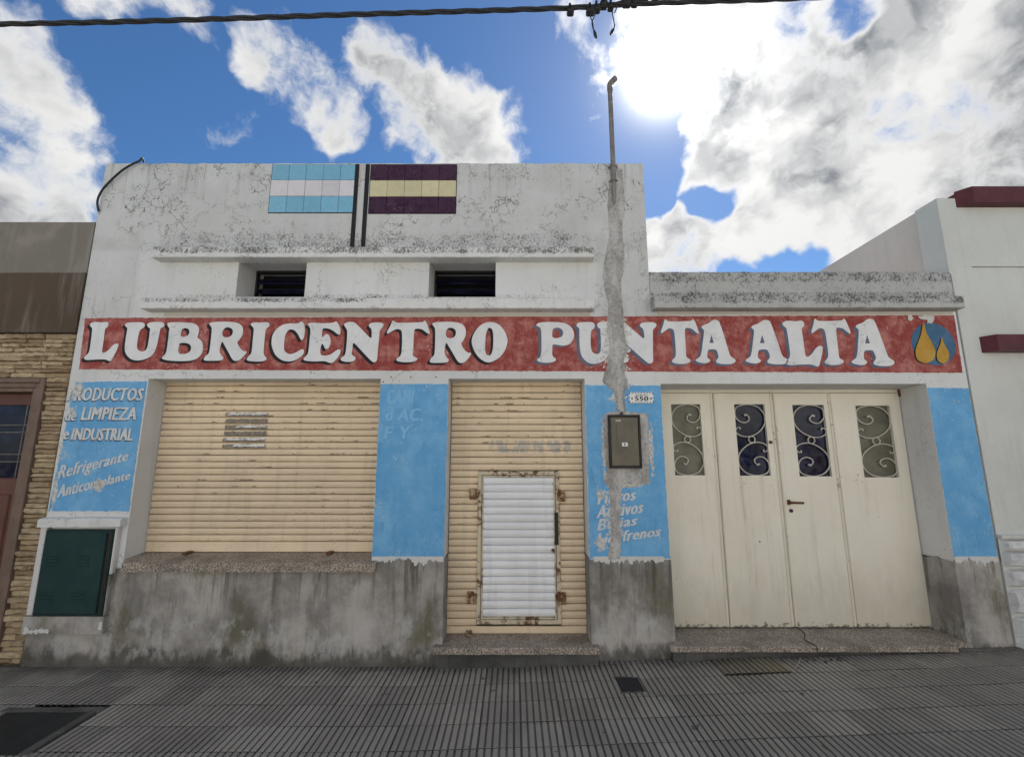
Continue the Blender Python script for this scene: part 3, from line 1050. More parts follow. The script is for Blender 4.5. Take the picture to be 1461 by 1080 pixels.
# flags of glazed tiles set in the parapet
def flag(name, a, b, rowcols, label):
    (xa, za), (xb, zb) = P(*a), P(*b)
    zb2 = ZT - .012
    fl = MB()
    fl.box(xa - .004, xb + .004, -.004, .004, zb - .004, zb2 + .002)
    root = fl.build(name, black_m, shop)
    root['label'] = label
    tw, thh = (xb - xa) / 5, (zb2 - zb) / 3
    meshes = {}
    for r in range(3):
        cn = rowcols[r]
        if cn not in meshes:
            t = MB()
            t.cbox(.0012, tw - .0012, -.009, -.003, .0012, thh - .0012, .0015)
            meshes[cn] = t.mesh('tile', tile_mats[cn])
        for c in range(5):
            link('tile', meshes[cn], root, (xa + c * tw, random.uniform(-.0006, .0006), zb2 - (r + 1) * thh), (0, random.uniform(-.004, .004), 0))


flag('flag_mosaic', (383, 304), (507, 304), ('sky_blue', 'white', 'sky_blue'), 'sky blue and white striped flag of glazed tiles')
flag('flag_mosaic', (526, 305), (650, 305), ('plum', 'cream', 'plum'), 'plum and cream striped flag of glazed tiles')
for xa, xb, xc, xd in ((507, 513, 499, 506), (522, 528, 514, 522)):
    zt = ZT - .01
    zb_ = l1[0][1] + .015
    a0 = P(xa, 240)[0]
    mb = MB()
    mb.cbox(a0, a0 + .034, -.010, .002, zb_, zt, .003)
    mb.build('painted_flagpole', black_m, shop)

# painted name band
band = MB()
lp = [P(113, 527), P(1373, 532), P(1361, 450), P(122, 454)]
band.sheet([ragged(lp, .02, .004, 2.0)], -.003, .003)
sign = band.build('name_band', red_m, shop)


def zoom(x0, y0, s, pts):
    return [(x0 + a / s, y0 + b / s) for a, b in pts]


Z1, Z3, Z4, Z6 = 7.305, 5.619, 6.641, 5.844
GL = {
    'L': [zoom(110, 440, Z1, [(150, 160), (200, 145), (260, 150), (318, 145), (335, 165), (325, 195), (300, 220), (290, 300), (275, 400), (270, 455), (290, 465), (330, 440), (385, 385), (420, 370), (440, 380), (420, 440), (390, 500), (365, 545), (345, 552), (300, 535), (200, 535), (110, 540), (82, 525), (90, 505), (125, 470), (140, 430), (155, 330), (165, 240), (165, 210), (145, 185)])],
    'U': [zoom(110, 440, Z1, [(510, 170), (545, 152), (620, 148), (690, 150), (712, 170), (705, 200), (665, 230), (648, 280), (635, 360), (635, 420), (660, 445), (700, 450), (735, 420), (755, 330), (765, 250), (768, 215), (745, 195), (740, 170), (770, 150), (840, 145), (900, 150), (915, 170), (910, 195), (880, 210), (868, 250), (850, 340), (830, 420), (790, 490), (720, 530), (640, 545), (570, 530), (520, 480), (505, 420), (515, 320), (530, 230), (530, 205), (512, 190)])],
    'B': [zoom(110, 440, Z1, [(950, 160), (1000, 148), (1120, 150), (1220, 160), (1270, 195), (1278, 240), (1262, 300), (1270, 315), (1305, 345), (1318, 400), (1310, 460), (1270, 515), (1200, 545), (1080, 552), (960, 545), (900, 530), (895, 510), (925, 480), (940, 440), (955, 340), (965, 250), (970, 215), (955, 190)]),
          zoom(110, 440, Z1, [(1100, 225), (1130, 208), (1165, 218), (1178, 250), (1162, 282), (1120, 300), (1088, 290), (1090, 255)]),
          zoom(110, 440, Z1, [(1078, 368), (1130, 362), (1180, 378), (1196, 420), (1175, 457), (1130, 476), (1075, 474), (1060, 440), (1068, 400)])],
    'R': [zoom(300, 440, Z1, [(-3, 165), (30, 148), (150, 142), (270, 150), (330, 180), (348, 225), (340, 280), (310, 330), (290, 350), (295, 380), (320, 420), (350, 445), (380, 450), (382, 465), (350, 505), (310, 540), (270, 550), (235, 530), (190, 450), (150, 380), (130, 350), (110, 400), (105, 455), (120, 490), (140, 510), (138, 530), (110, 545), (20, 548), (-50, 545), (-60, 525), (-40, 495), (-10, 470), (5, 400), (18, 280), (22, 220), (15, 195)]),
          zoom(300, 440, Z1, [(140, 230), (165, 205), (205, 203), (238, 225), (238, 265), (215, 295), (170, 305), (138, 290), (132, 258)])],
    'I': [zoom(300, 440, Z1, [(430, 165), (460, 150), (520, 152), (600, 148), (622, 165), (618, 190), (590, 215), (578, 260), (565, 400), (562, 470), (575, 500), (590, 515), (585, 540), (540, 555), (460, 555), (395, 545), (388, 525), (410, 495), (435, 460), (448, 340), (458, 240), (455, 205), (435, 185)])],
    'C': [zoom(300, 440, Z1, [(700, 215), (760, 175), (830, 160), (890, 162), (930, 155), (950, 140), (970, 150), (985, 180), (990, 240), (982, 300), (965, 330), (945, 325), (920, 275), (885, 235), (845, 222), (810, 240), (785, 290), (775, 360), (775, 430), (800, 465), (840, 478), (890, 465), (935, 440), (965, 428), (980, 440), (975, 475), (935, 515), (880, 545), (810, 555), (740, 535), (680, 480), (648, 400), (645, 330), (660, 270)])],
    'E': [zoom(300, 440, Z1, [(1020, 170), (1060, 152), (1150, 158), (1250, 155), (1290, 150), (1315, 138), (1335, 160), (1355, 205), (1360, 260), (1345, 275), (1325, 268), (1290, 240), (1240, 215), (1185, 212), (1172, 235), (1168, 290), (1175, 302), (1200, 280), (1220, 270), (1245, 290), (1258, 340), (1250, 390), (1230, 420), (1205, 425), (1190, 400), (1172, 372), (1158, 395), (1150, 450), (1160, 485), (1200, 495), (1260, 480), (1310, 445), (1345, 430), (1362, 445), (1350, 490), (1310, 540), (1275, 568), (1240, 568), (1190, 552), (1080, 555), (990, 545), (978, 525), (1000, 500), (1025, 460), (1040, 330), (1048, 230), (1040, 200)])],
    'N': [zoom(480, 440, Z3, [(65, 130), (100, 112), (145, 115), (175, 140), (230, 195), (278, 240), (285, 200), (280, 165), (262, 145), (275, 122), (320, 115), (365, 118), (380, 135), (370, 155), (352, 175), (345, 230), (335, 330), (328, 410), (310, 432), (285, 425), (230, 370), (170, 305), (138, 280), (130, 330), (125, 365), (135, 380), (155, 395), (148, 418), (115, 430), (65, 428), (38, 415), (45, 395), (70, 375), (80, 330), (88, 240), (88, 180), (75, 155)])],
    'T': [zoom(480, 440, Z3, [(455, 100), (480, 115), (560, 118), (640, 115), (690, 112), (712, 100), (730, 130), (748, 190), (745, 208), (725, 198), (690, 172), (650, 165), (628, 175), (622, 220), (618, 320), (615, 375), (630, 390), (648, 402), (640, 420), (600, 432), (530, 432), (485, 420), (488, 402), (515, 380), (525, 340), (528, 250), (525, 190), (510, 172), (480, 170), (440, 190), (412, 205), (408, 190), (430, 150)])],
    'O': [zoom(480, 440, Z3, [(1230, 112), (1300, 130), (1350, 190), (1372, 260), (1350, 340), (1300, 400), (1225, 435), (1160, 410), (1110, 350), (1085, 270), (1105, 200), (1160, 135)]),
          zoom(480, 440, Z3, [(1228, 158), (1250, 175), (1258, 230), (1255, 320), (1240, 370), (1220, 380), (1200, 365), (1192, 310), (1198, 220), (1210, 175)])],
    'P': [zoom(740, 440, Z4, [(170, 155), (200, 138), (300, 132), (420, 140), (490, 175), (522, 230), (518, 290), (480, 340), (420, 355), (350, 345), (322, 350), (318, 400), (318, 440), (330, 462), (352, 480), (345, 500), (300, 515), (230, 515), (180, 500), (178, 482), (205, 460), (215, 400), (215, 290), (212, 210), (200, 182), (172, 168)]),
          zoom(740, 440, Z4, [(325, 200), (370, 185), (410, 205), (420, 240), (405, 270), (360, 285), (322, 275), (318, 240)])],
    'A': [zoom(930, 440, Z4, [(600, 112), (630, 125), (650, 170), (680, 260), (710, 360), (735, 440), (755, 465), (785, 485), (785, 510), (750, 528), (680, 530), (620, 520), (605, 500), (622, 475), (628, 455), (615, 410), (600, 392), (555, 390), (530, 400), (522, 440), (525, 470), (548, 490), (540, 510), (500, 522), (440, 512), (412, 495), (425, 478), (455, 455), (470, 400), (480, 320), (490, 240), (488, 205), (468, 185), (480, 165), (530, 145), (575, 115)]),
          zoom(930, 440, Z4, [(562, 250), (584, 330), (541, 330)])],
}
GL = {k: [[P(*q) for q in lp] for lp in v] for k, v in GL.items()}


def bbox(lp):
    return min(p[0] for p in lp), max(p[0] for p in lp), min(p[1] for p in lp), max(p[1] for p in lp)


def box_px(x0, x1, y0, y1, zx, zy, s):
    ym = (y0 + y1) / 2 / s + zy
    return P(zx + x0 / s, ym)[0], P(zx + x1 / s, ym)[0], P(0, zy + y1 / s)[1], P(0, zy + y0 / s)[1]


NAME = [('L', None), ('U', None), ('B', None), ('R', None), ('I', None), ('C', None), ('E', None), ('N', None), ('T', None),
        ('R', box_px(755, 1080, 110, 440, 480, 440, Z3)), ('O', None), ('P', None), ('U', box_px(552, 895, 130, 528, 740, 440, Z4)),
        ('N', box_px(880, 1312, 130, 522, 740, 440, Z4)), ('T', box_px(90, 445, 105, 527, 930, 440, Z4)), ('A', None),
        ('A', box_px(868, 1265, 112, 532, 930, 440, Z4)), ('L', box_px(1250, 1607, 120, 552, 930, 440, Z4)),
        ('T', box_px(110, 432, 88, 472, 1140, 440, Z6)), ('A', box_px(412, 762, 90, 482, 1140, 440, Z6))]
for i, (ch, bx) in enumerate(NAME):
    loops = GL[ch]
    if bx:
        s = bbox(loops[0])
        loops = [[(bx[0] + (x - s[0]) / (s[1] - s[0]) * (bx[1] - bx[0]), bx[2] + (z - s[2]) / (s[3] - s[2]) * (bx[3] - bx[2])) for x, z in lp] for lp in loops]
    loops = [lp if len(lp) == 3 else smooth_loop(lp, 4) for lp in loops]
    dx, dz = (-.021, -.017) if i < 11 else (-.024, -.016)
    m = MB()
    # outline shadow painted to the lower left: two steps join it to the letter
    m.sheet([[(x + dx, z + dz) for x, z in lp] for lp in loops], -.0052, .002)
    m.sheet([[(x + dx * .5, z + dz * .5) for x, z in lp] for lp in loops], -.0060, .002)
    m.build('letter_shadow', black_m if i < 11 else slate_m, sign)
    m = MB()
    m.sheet(loops, -.0080, .0022)
    m.build('letter', letter_m, sign)

# round emblem with two oil drops
cx_, cz_ = P(1331, 491)
rx_, rz_ = P(1362, 491)[0] - cx_, P(1331, 461)[1] - cz_
mb = MB()
mb.sheet([[(cx_ + rx_ * math.cos(t * math.pi / 24), cz_ + rz_ * math.sin(t * math.pi / 24)) for t in range(48)]], -.0052, .002)
mb.build('emblem_disc', logo_blue_m, sign)


def drop(tip, wl, wr, ym, bot):
    t = zoom(1140, 440, Z6, [tip, (tip[0] + (wr - tip[0]) * .28, tip[1] + (ym - tip[1]) * .38), (tip[0] + (wr - tip[0]) * .7, tip[1] + (ym - tip[1]) * .72), (wr, ym + 10), (wr - (wr - wl) * .1, ym + (bot - ym) * .72), ((wl + wr) / 2, bot),
                             (wl + (wr - wl) * .1, ym + (bot - ym) * .72), (wl, ym + 5), (wl + (tip[0] - wl) * .35, tip[1] + (ym - tip[1]) * .70), (tip[0] - (tip[0] - wl) * .25, tip[1] + (ym - tip[1]) * .38)])
    return smooth_loop([P(*q) for q in t], 4)


for args in (((1030, 125), 965, 1130, 350, 458), ((1183, 245), 1142, 1245, 375, 460)):
    lp = drop(*args)
    m = MB()
    m.sheet([[(x - .010, z - .004) for x, z in lp]], -.0068, .002)
    m.build('drop_shadow', black_m, sign)
    m = MB()
    m.sheet([lp], -.0082, .002)
    m.build('oil_drop', logo_gold_m, sign)
mb = MB()
mb.sheet([ragged([P(*q) for q in zoom(1140, 440, Z6, [(985, 75), (1040, 62), (1120, 66), (1118, 95), (1100, 130), (1060, 128), (1060, 100), (1010, 92)])], .008, .006, 4)], -.0095, .002)
mb.sheet([ragged([P(*q) for q in zoom(1140, 440, Z6, [(905, 65), (935, 62), (945, 85), (925, 105), (905, 95)])], .008, .006, 5)], -.0075, .002)
mb.build('flaked_paint', flake_m, sign)

# blue panels
PAN = {'left': [(68, 729), (188, 729), (211, 544), (100, 545)], 'mid': [(530, 797), (632.5, 797), (637.5, 548), (543.5, 548)],
       'meter': [(839.5, 797), (949, 797), (940.5, 550), (837, 550)], 'right': [(1360, 797), (1425.5, 797), (1380.5, 554), (1325, 553)]}
panel = {}
for k, q in PAN.items():
    m = MB()
    lp = [P(*a) for a in q]
    if k == 'mid':
        lp[1] = (D0 - .002, lp[1][1]); lp[2] = (D0 - .002, lp[2][1]); lp[0] = (W1 + .003, lp[0][1]); lp[3] = (W1 + .003, lp[3][1])
    if k == 'meter':
        lp[0] = (D1 + .003, lp[0][1]); lp[3] = (D1 + .003, lp[3][1]); lp[1] = (G0 - .003, lp[1][1]); lp[2] = (G0 - .003, lp[2][1])
    if k == 'left':
        lp[1] = (W0 - .012, lp[1][1]); lp[2] = (W0 - .012, lp[2][1])
        lp[0] = (XL + .01, lp[0][1]); lp[3] = (XL + .045, lp[3][1])
    if k == 'right':
        lp[0] = (G1 + .004, lp[0][1]); lp[3] = (G1 + .004, lp[3][1]); lp[1] = (XR - .004, lp[1][1]); lp[2] = (XR - .004, lp[2][1])
    m.sheet([ragged(lp, .015, .006 if k in ('left', 'meter') else .003, ord(k[0]))], -.003, .003)
    panel[k] = m.build('blue_panel', blue_m, shop)


# lettering in the panels
def text_mesh(s, bold, shear=0.0):
    cu = bpy.data.curves.new('lettering', 'FONT')
    cu.body = s
    cu.offset = 0.0
    cu.shear = shear
    cu.resolution_u = 2
    cu.space_character = 1.08
    o = bpy.data.objects.new('lettering', cu)
    col.objects.link(o)
    dg = bpy.context.evaluated_depsgraph_get()
    me = bpy.data.meshes.new_from_object(o.evaluated_get(dg))
    bpy.data.objects.remove(o)
    bpy.data.curves.remove(cu)
    return me


def write(s, quad, mat, parent, y, bold=.03, shear=0.0, shadow=None, name='lettering', wob=0.0):
    """text fitted into the four photograph pixels (bl, br, tr, tl)"""
    me = text_mesh(s, bold, shear)
    xs = [v.co.x for v in me.vertices]
    ys = [v.co.y for v in me.vertices]
    x0, x1, y0, y1 = min(xs), max(xs), min(ys), max(ys)
    q = [Vector(P(*p)) for p in quad]

    def place(dx, dz, yy):
        for v, a, b in zip(me2.vertices, xs, ys):
            u, t = (a - x0) / (x1 - x0), (b - y0) / (y1 - y0)
            p = q[0].lerp(q[1], u).lerp(q[3].lerp(q[2], u), t)
            n = noise.noise_vector((p.x * 30, p.y * 30, 2)) * wob
            v.co = (p.x + dx + n.x, yy, p.y + dz + n.y)
    m = MB()
    for k, dx in enumerate((-1.0, -.5, 0.0, .5, 1.0)):
        me2 = me.copy()
        place(dx * bold * .18, .25 * dx * bold * .18, y - k * .00015)
        i0 = len(m.v)
        m.v += [tuple(v.co) for v in me2.vertices]
        m.f += [tuple(i0 + q_ for q_ in p.vertices) for p in me2.polygons]
        m.s += [False] * len(me2.polygons)
        bpy.data.meshes.remove(me2)
    bpy.data.meshes.remove(me)
    return m.build(name, mat, parent, recalc=False)


def z8(pts):
    return zoom(80, 540, 5.686, pts)


write('PRODUCTOS', z8([(100, 183), (702, 180), (716, 80), (118, 72)]), small_letter_m, panel['left'], -.0070, .030, .15, None, wob=.003)
write('PRODUCTOS', [(a - .9, b + 1.3) for a, b in z8([(100, 183), (702, 180), (716, 80), (118, 72)])], shadow_m, panel['left'], -.0052, .030, .15, None, 'lettering_shadow', .003)
for s, qd in (('de', [(78, 342), (165, 342), (172, 255), (88, 255)]), ('LIMPIEZA', [(208, 336), (648, 336), (660, 236), (225, 233)]),
              ('e', [(62, 495), (106, 493), (112, 428), (68, 430)]), ('INDUSTRIAL', [(128, 500), (622, 502), (632, 405), (142, 402)])):
    write(s, z8(qd), small_letter_m, panel['left'], -.0070, .030, .15, None, wob=.003)
    write(s, [(a - .9, b + 1.3) for a, b in z8(qd)], shadow_m, panel['left'], -.0052, .030, .15, None, 'lettering_shadow', .003)
write('Refrigerante', z8([(16, 850), (582, 690), (594, 582), (38, 708)]), small_letter_m, panel['left'], -.0060, .022, .2, wob=.003)
write('Anticongelante', z8([(10, 1002), (600, 838), (608, 748), (28, 864)]), small_letter_m, panel['left'], -.0060, .022, .2, wob=.003)


def z9(pts):
    return zoom(820, 640, 3.378, pts)


for s, qd in (('Filtros', [(112, 268), (290, 248), (293, 192), (118, 204)]), ('Aditivos', [(106, 335), (326, 308), (330, 250), (112, 275)]),
              ('Bujias', [(108, 412), (296, 382), (300, 322), (114, 340)]), ('Liq. frenos', [(106, 482), (408, 434), (412, 372), (112, 408)])):
    write(s, z9(qd), small_letter_m, panel['meter'], -.0062, .026, .15, wob=.004)


def z6(pts):
    return zoom(300, 430, 3.176, pts)


for s, qd in (('CAMI', [(802, 462), (920, 462), (925, 402), (806, 402)]), ('d AC.', [(795, 540), (962, 540), (966, 485), (799, 485)]), ('F', [(788, 622), (826, 622), (830, 567), (792, 567)]), ('Y', [(858, 622), (902, 622), (906, 565), (862, 565)])):
    write(s, z6(qd), blue2_m, panel['mid'], -.0045, .024, .1, wob=.004)

# bare cement dado
for k, q in enumerate(([(XL + .004, -.05), (D0 + .003, -.05), (D0 + .003, .715), (W1 - .02, .715), (W1 - .02, .655), (XL + .004, .655)],
                       [(D1 - .003, -.05), (G0 + .003, -.05), (G0 + .003, .715), (D1 - .003, .715)],
                       [(G1 - .003, -.05), (XR - .003, -.05), (XR - .003, .715), (G1 - .003, .715)])):
    m = MB()
    m.sheet([ragged(q, .02, .012, k + 1.0, sides={2} if k else {2})], -.0058, .006)
    m.build('cement_dado', dado_m, shop)
# whitewash left along the top of the dado
for k, (x0, x1) in enumerate(((W1 + .004, D0 - .004), (D1 + .03, G0 - .05), (G1 + .004, XR - .006))):
    m = MB()
    m.sheet([ragged([(x0, .702), (x1, .702), (x1, .738), (x0, .738)], .006, .040, 30 + k, sides={0})], -.0075, .004)
    m.build('whitewash_edge', flake_m, shop)

# cement streak over the buried conduit, round the meter box and below it
left_b = [(872, 243), (867, 290), (869, 335), (861, 380), (862, 410), (868, 440), (864, 470), (870, 500), (866, 520), (860, 543), (868, 553), (876, 561), (880, 588)]
right_b = [(893, 586), (891, 562), (896, 548), (890, 525), (894, 500), (892, 470), (889, 440), (886, 405), (891, 370), (888, 330), (891, 290), (888, 243)]
mb = MB()
n_st = 60
rows = []
L_ = smooth_path([(*P(*q), 0) for q in left_b], 6)
R_ = smooth_path([(*P(*q), 0) for q in reversed(right_b)], 6)


def at_z(path, z):
    for a, b in zip(path, path[1:]):
        if a.y >= z >= b.y:
            t = (a.y - z) / max(1e-6, a.y - b.y)
            return a.x + (b.x - a.x) * t
    return path[-1].x if z < path[-1].y else path[0].x


zt, zb = P(0, 243)[1], P(0, 587)[1]
for i in range(141):
    z = zt + (zb - zt) * i / 140
    xa, xb = at_z(L_, z), at_z(R_, z)
    xa += .008 * noise.noise((1, z * 16, 0)) + .012 * noise.noise((1, z * 60, 0))
    xb += .008 * noise.noise((5, z * 16, 0)) + .012 * noise.noise((5, z * 60, 0))
    row = []
    for k in range(9):
        t = k / 8
        h = .010 + .016 * math.sin(math.pi * t) + .006 * noise.noise((t * 3, z * 9, 7)) if 0 < k < 8 else 0.001
        row.append((xa + (xb - xa) * t, -h, z))
    rows.append(row)
mb.grid(rows, smooth=True)
mb.build('cement_streak', patch_m, shop)
mb = MB()
mb.sheet([ragged([P(*q) for q in [(862, 690), (866, 672), (861, 640), (862, 590), (880, 586), (924, 590), (925, 640), (926, 690)]], .01, .010, 12)], -.010, .008)
mb.sheet([ragged([P(*q) for q in [(868, 688), (888, 688), (883, 730), (886, 770), (884, 797), (868, 797), (872, 760), (870, 720)]], .008, .010, 14)], -.0085, .006)
mb.build('cement_patch', patch_m, shop)
rng = random.Random(3)
for k in range(22):
    py = rng.uniform(395, 575)
    z = P(0, py)[1]
    side = rng.random() < .5
    x = at_z(L_, z) - rng.uniform(-.012, .030) if side else at_z(R_, z) + rng.uniform(-.012, .030)
    s_ = rng.uniform(.005, .016)
    m = MB()
    m.sheet([ragged([(x - s_ * .6, z - s_), (x + s_ * .5, z - s_ * .7), (x + s_ * .6, z + s_ * .9), (x - s_ * .4, z + s_)], .004, s_ * .7, k)], -.0105 - .0001 * k, .004)
    m.build('plaster_chip', flake_m, shop)
# screws left above the middle panel
for px in (547, 558, 586, 622):
    x, z = P(px, 538 if px != 547 else 545)
    m = MB()
    m.tube([(x, .002, z), (x, -.006, z)], [.006, .005], 8)
    m.build('screw', rust_m, shop)

# granite sill and steps
SY = -.055
s0, s1 = P(174, 803, SY), P(535.5, 805, SY)
zb_ = P(300, 816, SY)[1]
mb = MB()
mb.rough_bar(W0 + .001, W1 - .001, [(-.002, s0[1] - .03), (-.002, s0[1] + .010), (.16, .728), (DR + .08, .732), (DR + .08, s0[1] - .03)], .05, .0015, 9, 3)
mb.rough_bar(s0[0], s1[0], [(SY, zb_), (SY, s0[1] - .004), (SY + .004, s0[1]), (-.0025, s0[1] + .009), (-.0025, zb_)], .03, .002, 14, 4)
mb.build('window_sill', granite_m, shop)
mb = MB()
for xx in (P(268, 788, .15)[0], P(470, 790, .15)[0]):
    mb.cbox(xx - .012, xx + .028, .10, DR - .02, .728, .745, .003)
mb.build('shutter_catch', rust_m, shop)

mb = MB()
dz_ = .146
mb.rough_bar(D0 - .05, D1 + .045, [(-.075, dz_ - .042), (-.075, dz_ - .006), (-.069, dz_), (-.012, dz_), (-.012, dz_ - .042)], .03, .0015, 12, 6)
mb.rough_bar(D0 + .006, D1 - .006, [(-.0125, dz_ - .042), (-.0125, dz_), (DR + .1, dz_ + .003), (DR + .1, dz_ - .042)], .05, .001, 12, 8)
stp = mb.build('door_step', granite_m, shop)
mb = MB()
mb.rough_bar(D0 - .04, D1 + .035, [(-.055, -.05), (-.055, dz_ - .043), (DR + .1, dz_ - .043), (DR + .1, -.05)], .03, .003, 12, 9)
mb.build('step_base', base_m, stp)
gz_ = .158
xcrack = P(1165, 925, -.08)[0]
mb = MB()
gpr = [(-.085, gz_ - .034), (-.085, gz_ - .006), (-.079, gz_), (-.012, gz_), (-.012, gz_ - .034)]
gin = [(-.0125, gz_ - .034), (-.0125, gz_), (DG + .1, gz_ + .003), (DG + .1, gz_ - .034)]
for a, b, c, e_ in ((P(957, 922, -.08)[0], xcrack - .002, G0 + .006, xcrack - .002), (xcrack + .002, P(1366, 922, -.08)[0], xcrack + .002, G1 - .006)):
    m = MB()
    m.rough_bar(a, b, gpr, .03, .0016, 12, 11)
    m.rough_bar(c, e_, gin, .05, .001, 12, 12)
    gs = m.build('garage_step', granite_m, shop)
mb = MB()
mb.rough_bar(P(957, 922, -.08)[0] + .02, P(1366, 922, -.08)[0] - .01, [(-.062, -.03), (-.062, gz_ - .035), (DG + .1, gz_ - .035), (DG + .1, -.03)], .03, .003, 12, 13)
mb.build('step_base', base_m, gs)
mb = MB()
pc = smooth_path([(P(1138, 897, .26)[0], .27, gz_ + .004), (P(1148, 905, .15)[0], .15, gz_ + .004), (xcrack - .01, .03, gz_ + .004), (xcrack, -.075, gz_ + .004), (xcrack, -.088, gz_ - .03)], 4)
mb.tube(pc, .004, 5)
mb.build('step_crack_filler', base_m, gs)


# ------------------------------------------------------------------ roller shutters
def slat_mesh(name, wd, pitch, mat, bulge=.0085, seed=0.0):
    m = MB()
    prof = [(.008, 0.0), (.002, .0030), (-.002, .006), (-bulge * .55, pitch * .26), (-bulge * .50, pitch * .31), (-bulge * .85, pitch * .38), (-bulge, pitch * .58), (-bulge * .8, pitch * .80), (-.003, pitch - .003), (.006, pitch)]
    nx = max(2, int(wd / .12))
    m.grid([[(wd * i / nx, y + .0022 * noise.noise((wd * i / nx * 2.1, seed, 0)) + .0012 * noise.noise((wd * i / nx * 9, seed, 4)), z + .0016 * noise.noise((wd * i / nx * 3, seed, 8)) * min(1, i, nx - i)) for y, z in prof] for i in range(nx + 1)])
    m.recalc = False
    me = m.mesh(name, mat)
    me.flip_normals()
    return me


def shutter(name, x0, x1, z0, z1, y, n, parent, mat, hole=None, bar=.085):
    """every slat is a piece of its own; hole = (xa, xb, za, zb) cut out for a wicket door"""
    m = MB()
    m.cbox(x0, x1, y - .008, y + .012, z0, z0 + bar, .003)
    root = m.build(name, mat, parent)
    root['label'] = None or name
    del root['label']
    pitch = (z1 - z0 - bar) / n
    fulls = [slat_mesh('slat', x1 - x0, pitch, mat, seed=3.7 * k) for k in range(4)]
    if hole:
        lft, rgt = slat_mesh('slat', hole[0] - x0, pitch, mat), slat_mesh('slat', x1 - hole[1], pitch, mat)
    for k in range(n):
        z = z0 + bar + k * pitch
        jit = random.uniform(-.0022, .0022)
        rr = (0, random.uniform(-.0008, .0008), 0)
        if hole and z + pitch * .6 > hole[2] and z + pitch * .4 < hole[3]:
            link('slat', lft, root, (x0, y + jit, z), rr)
            link('slat', rgt, root, (hole[1], y + jit, z), rr)
        else:
            link('slat', random.choice(fulls), root, (x0, y + jit, z), rr)
    return root


shutter('roller_shutter', W0 + .004, W1 - .004, .733, WZ1 + .02, DR, 25, shop, tan_m, bar=.075)
# wicket door in the door shutter
y0 = DR
wz0, wz1 = P(740, 889, y0)[1], P(740, 672, y0)[1]
wx0, wx1 = P(681, 780, y0)[0], P(799, 780, y0)[0]
sh = shutter('roller_shutter', D0 + .006, D1 - .006, .150, DZ1 + .02, DR, 36, shop, tan_m, (wx0, wx1, wz0, wz1), bar=.050)
fr = .030
mb = MB()
for a, b, c, e_ in ((wx0, wx1, wz0, wz0 + fr), (wx0, wx1, wz1 - fr, wz1), (wx0, wx0 + fr, wz0 + fr, wz1 - fr), (wx1 - fr, wx1, wz0 + fr, wz1 - fr)):
    mb.cbox(a, b, y0 - .024, y0 + .012, c, e_, .003)
fi = .016
for a, b, c, e_ in ((wx0 + fr + .004, wx1 - fr - .004, wz0 + fr + .004, wz0 + fr + fi), (wx0 + fr + .004, wx1 - fr - .004, wz1 - fr - fi, wz1 - fr - .004),
                    (wx0 + fr + .004, wx0 + fr + fi, wz0 + fr + fi, wz1 - fr - fi), (wx1 - fr - fi, wx1 - fr - .004, wz0 + fr + fi, wz1 - fr - fi)):
    mb.cbox(a, b, y0 - .018, y0 + .010, c, e_, .002)
wick = mb.build('wicket_door', frame_rust_m, shop)
wick['label'] = 'small white slatted wicket door in a rusty cream frame'
ix0, ix1, iz0, iz1 = wx0 + fr + fi, wx1 - fr - fi, wz0 + fr + fi, wz1 - fr - fi
ns = 18
wp = (iz1 - iz0) / ns
ws = slat_mesh('slat', ix1 - ix0, wp, white_slat_m, .012)
for k in range(ns):
    link('slat', ws, wick, (ix0, y0 - .002 + random.uniform(-.001, .001), iz0 + k * wp), (0, random.uniform(-.001, .001), 0))
for px, py in ((676, 704), (802, 707), (672, 851), (803, 852)):
    x, z = P(px, py, y0)
    m = MB()
    m.cbox(x - .030, x + .022, y0 - .034, y0 - .008, z - .042, z + .042, .004)
    sgn = 1 if px < 735 else -1
    m.tube([(x + sgn * .034, y0 - .032, z - .03), (x + sgn * .034, y0 - .032, z + .03)], .010, 8)
    m.build('hinge', hinge_rust_m, wick)
xh, zh = P(793, 730, y0)
mb = MB()
mb.cbox(xh - .012, xh + .014, y0 - .045, y0 - .015, P(793, 776, y0)[1], zh, .004)
mb.build('handle', black_plastic_m, wick)
mb = MB()
x, z = P(789, 784, y0)
mb.tube([(x, y0 - .01, z), (x, y0 - .035, z)], .012, 10)
mb.tube([(x - .015, y0 - .034, z + .004), (x + .012, y0 - .036, z - .012)], .006, 6)
mb.build('latch', rust_m, wick)
mb = MB()
x, z = P(669, 899, .17)
mb.cbox(x - .022, x + .022, .12, .178, .150, .175, .005)
mb.tube([(x - .015, .115, .165), (x + .015, .115, .172)], .009, 8)
mb.build('floor_catch', hinge_rust_m, shop)

# torn paper on the window shutter
(xa, za), (xb, zb_) = P(323, 587, DR), P(381, 637, DR)
paper = thing('torn_poster', 'torn grey remains of a poster with white paper strips on left shutter', 'poster', (xa, DR - .013, zb_))
pit = (WZ1 + .02 - .733 - .075) / 25
for k in range(7):
    zc = .733 + .075 + pit * (round((za - .808) / pit) - k) - pit * .55
    if zc < zb_ - .02:
        break
    m = MB()
    m.sheet([ragged([(xa + .02 * random.random(), zc - .018), (xb - .02 * random.random(), zc - .018), (xb - .01, zc + .014), (xa + .01, zc + .014)], .01, .006, k)], DR - .0140, .0008)
    m.build('glue_residue', residue_m, paper)
    if k in (0, 2, 4, 5):
        m = MB()
        s = random.uniform(.0, .10) if k != 5 else .08
        m.sheet([ragged([(xa + s, zc - .003), (xb - .01, zc - .003), (xb - .02, zc + .011), (xa + s + .03, zc + .011)], .008, .007, 70 + k)], DR - .0150, .0008)
        m.build('paper_strip', paper_m, paper)

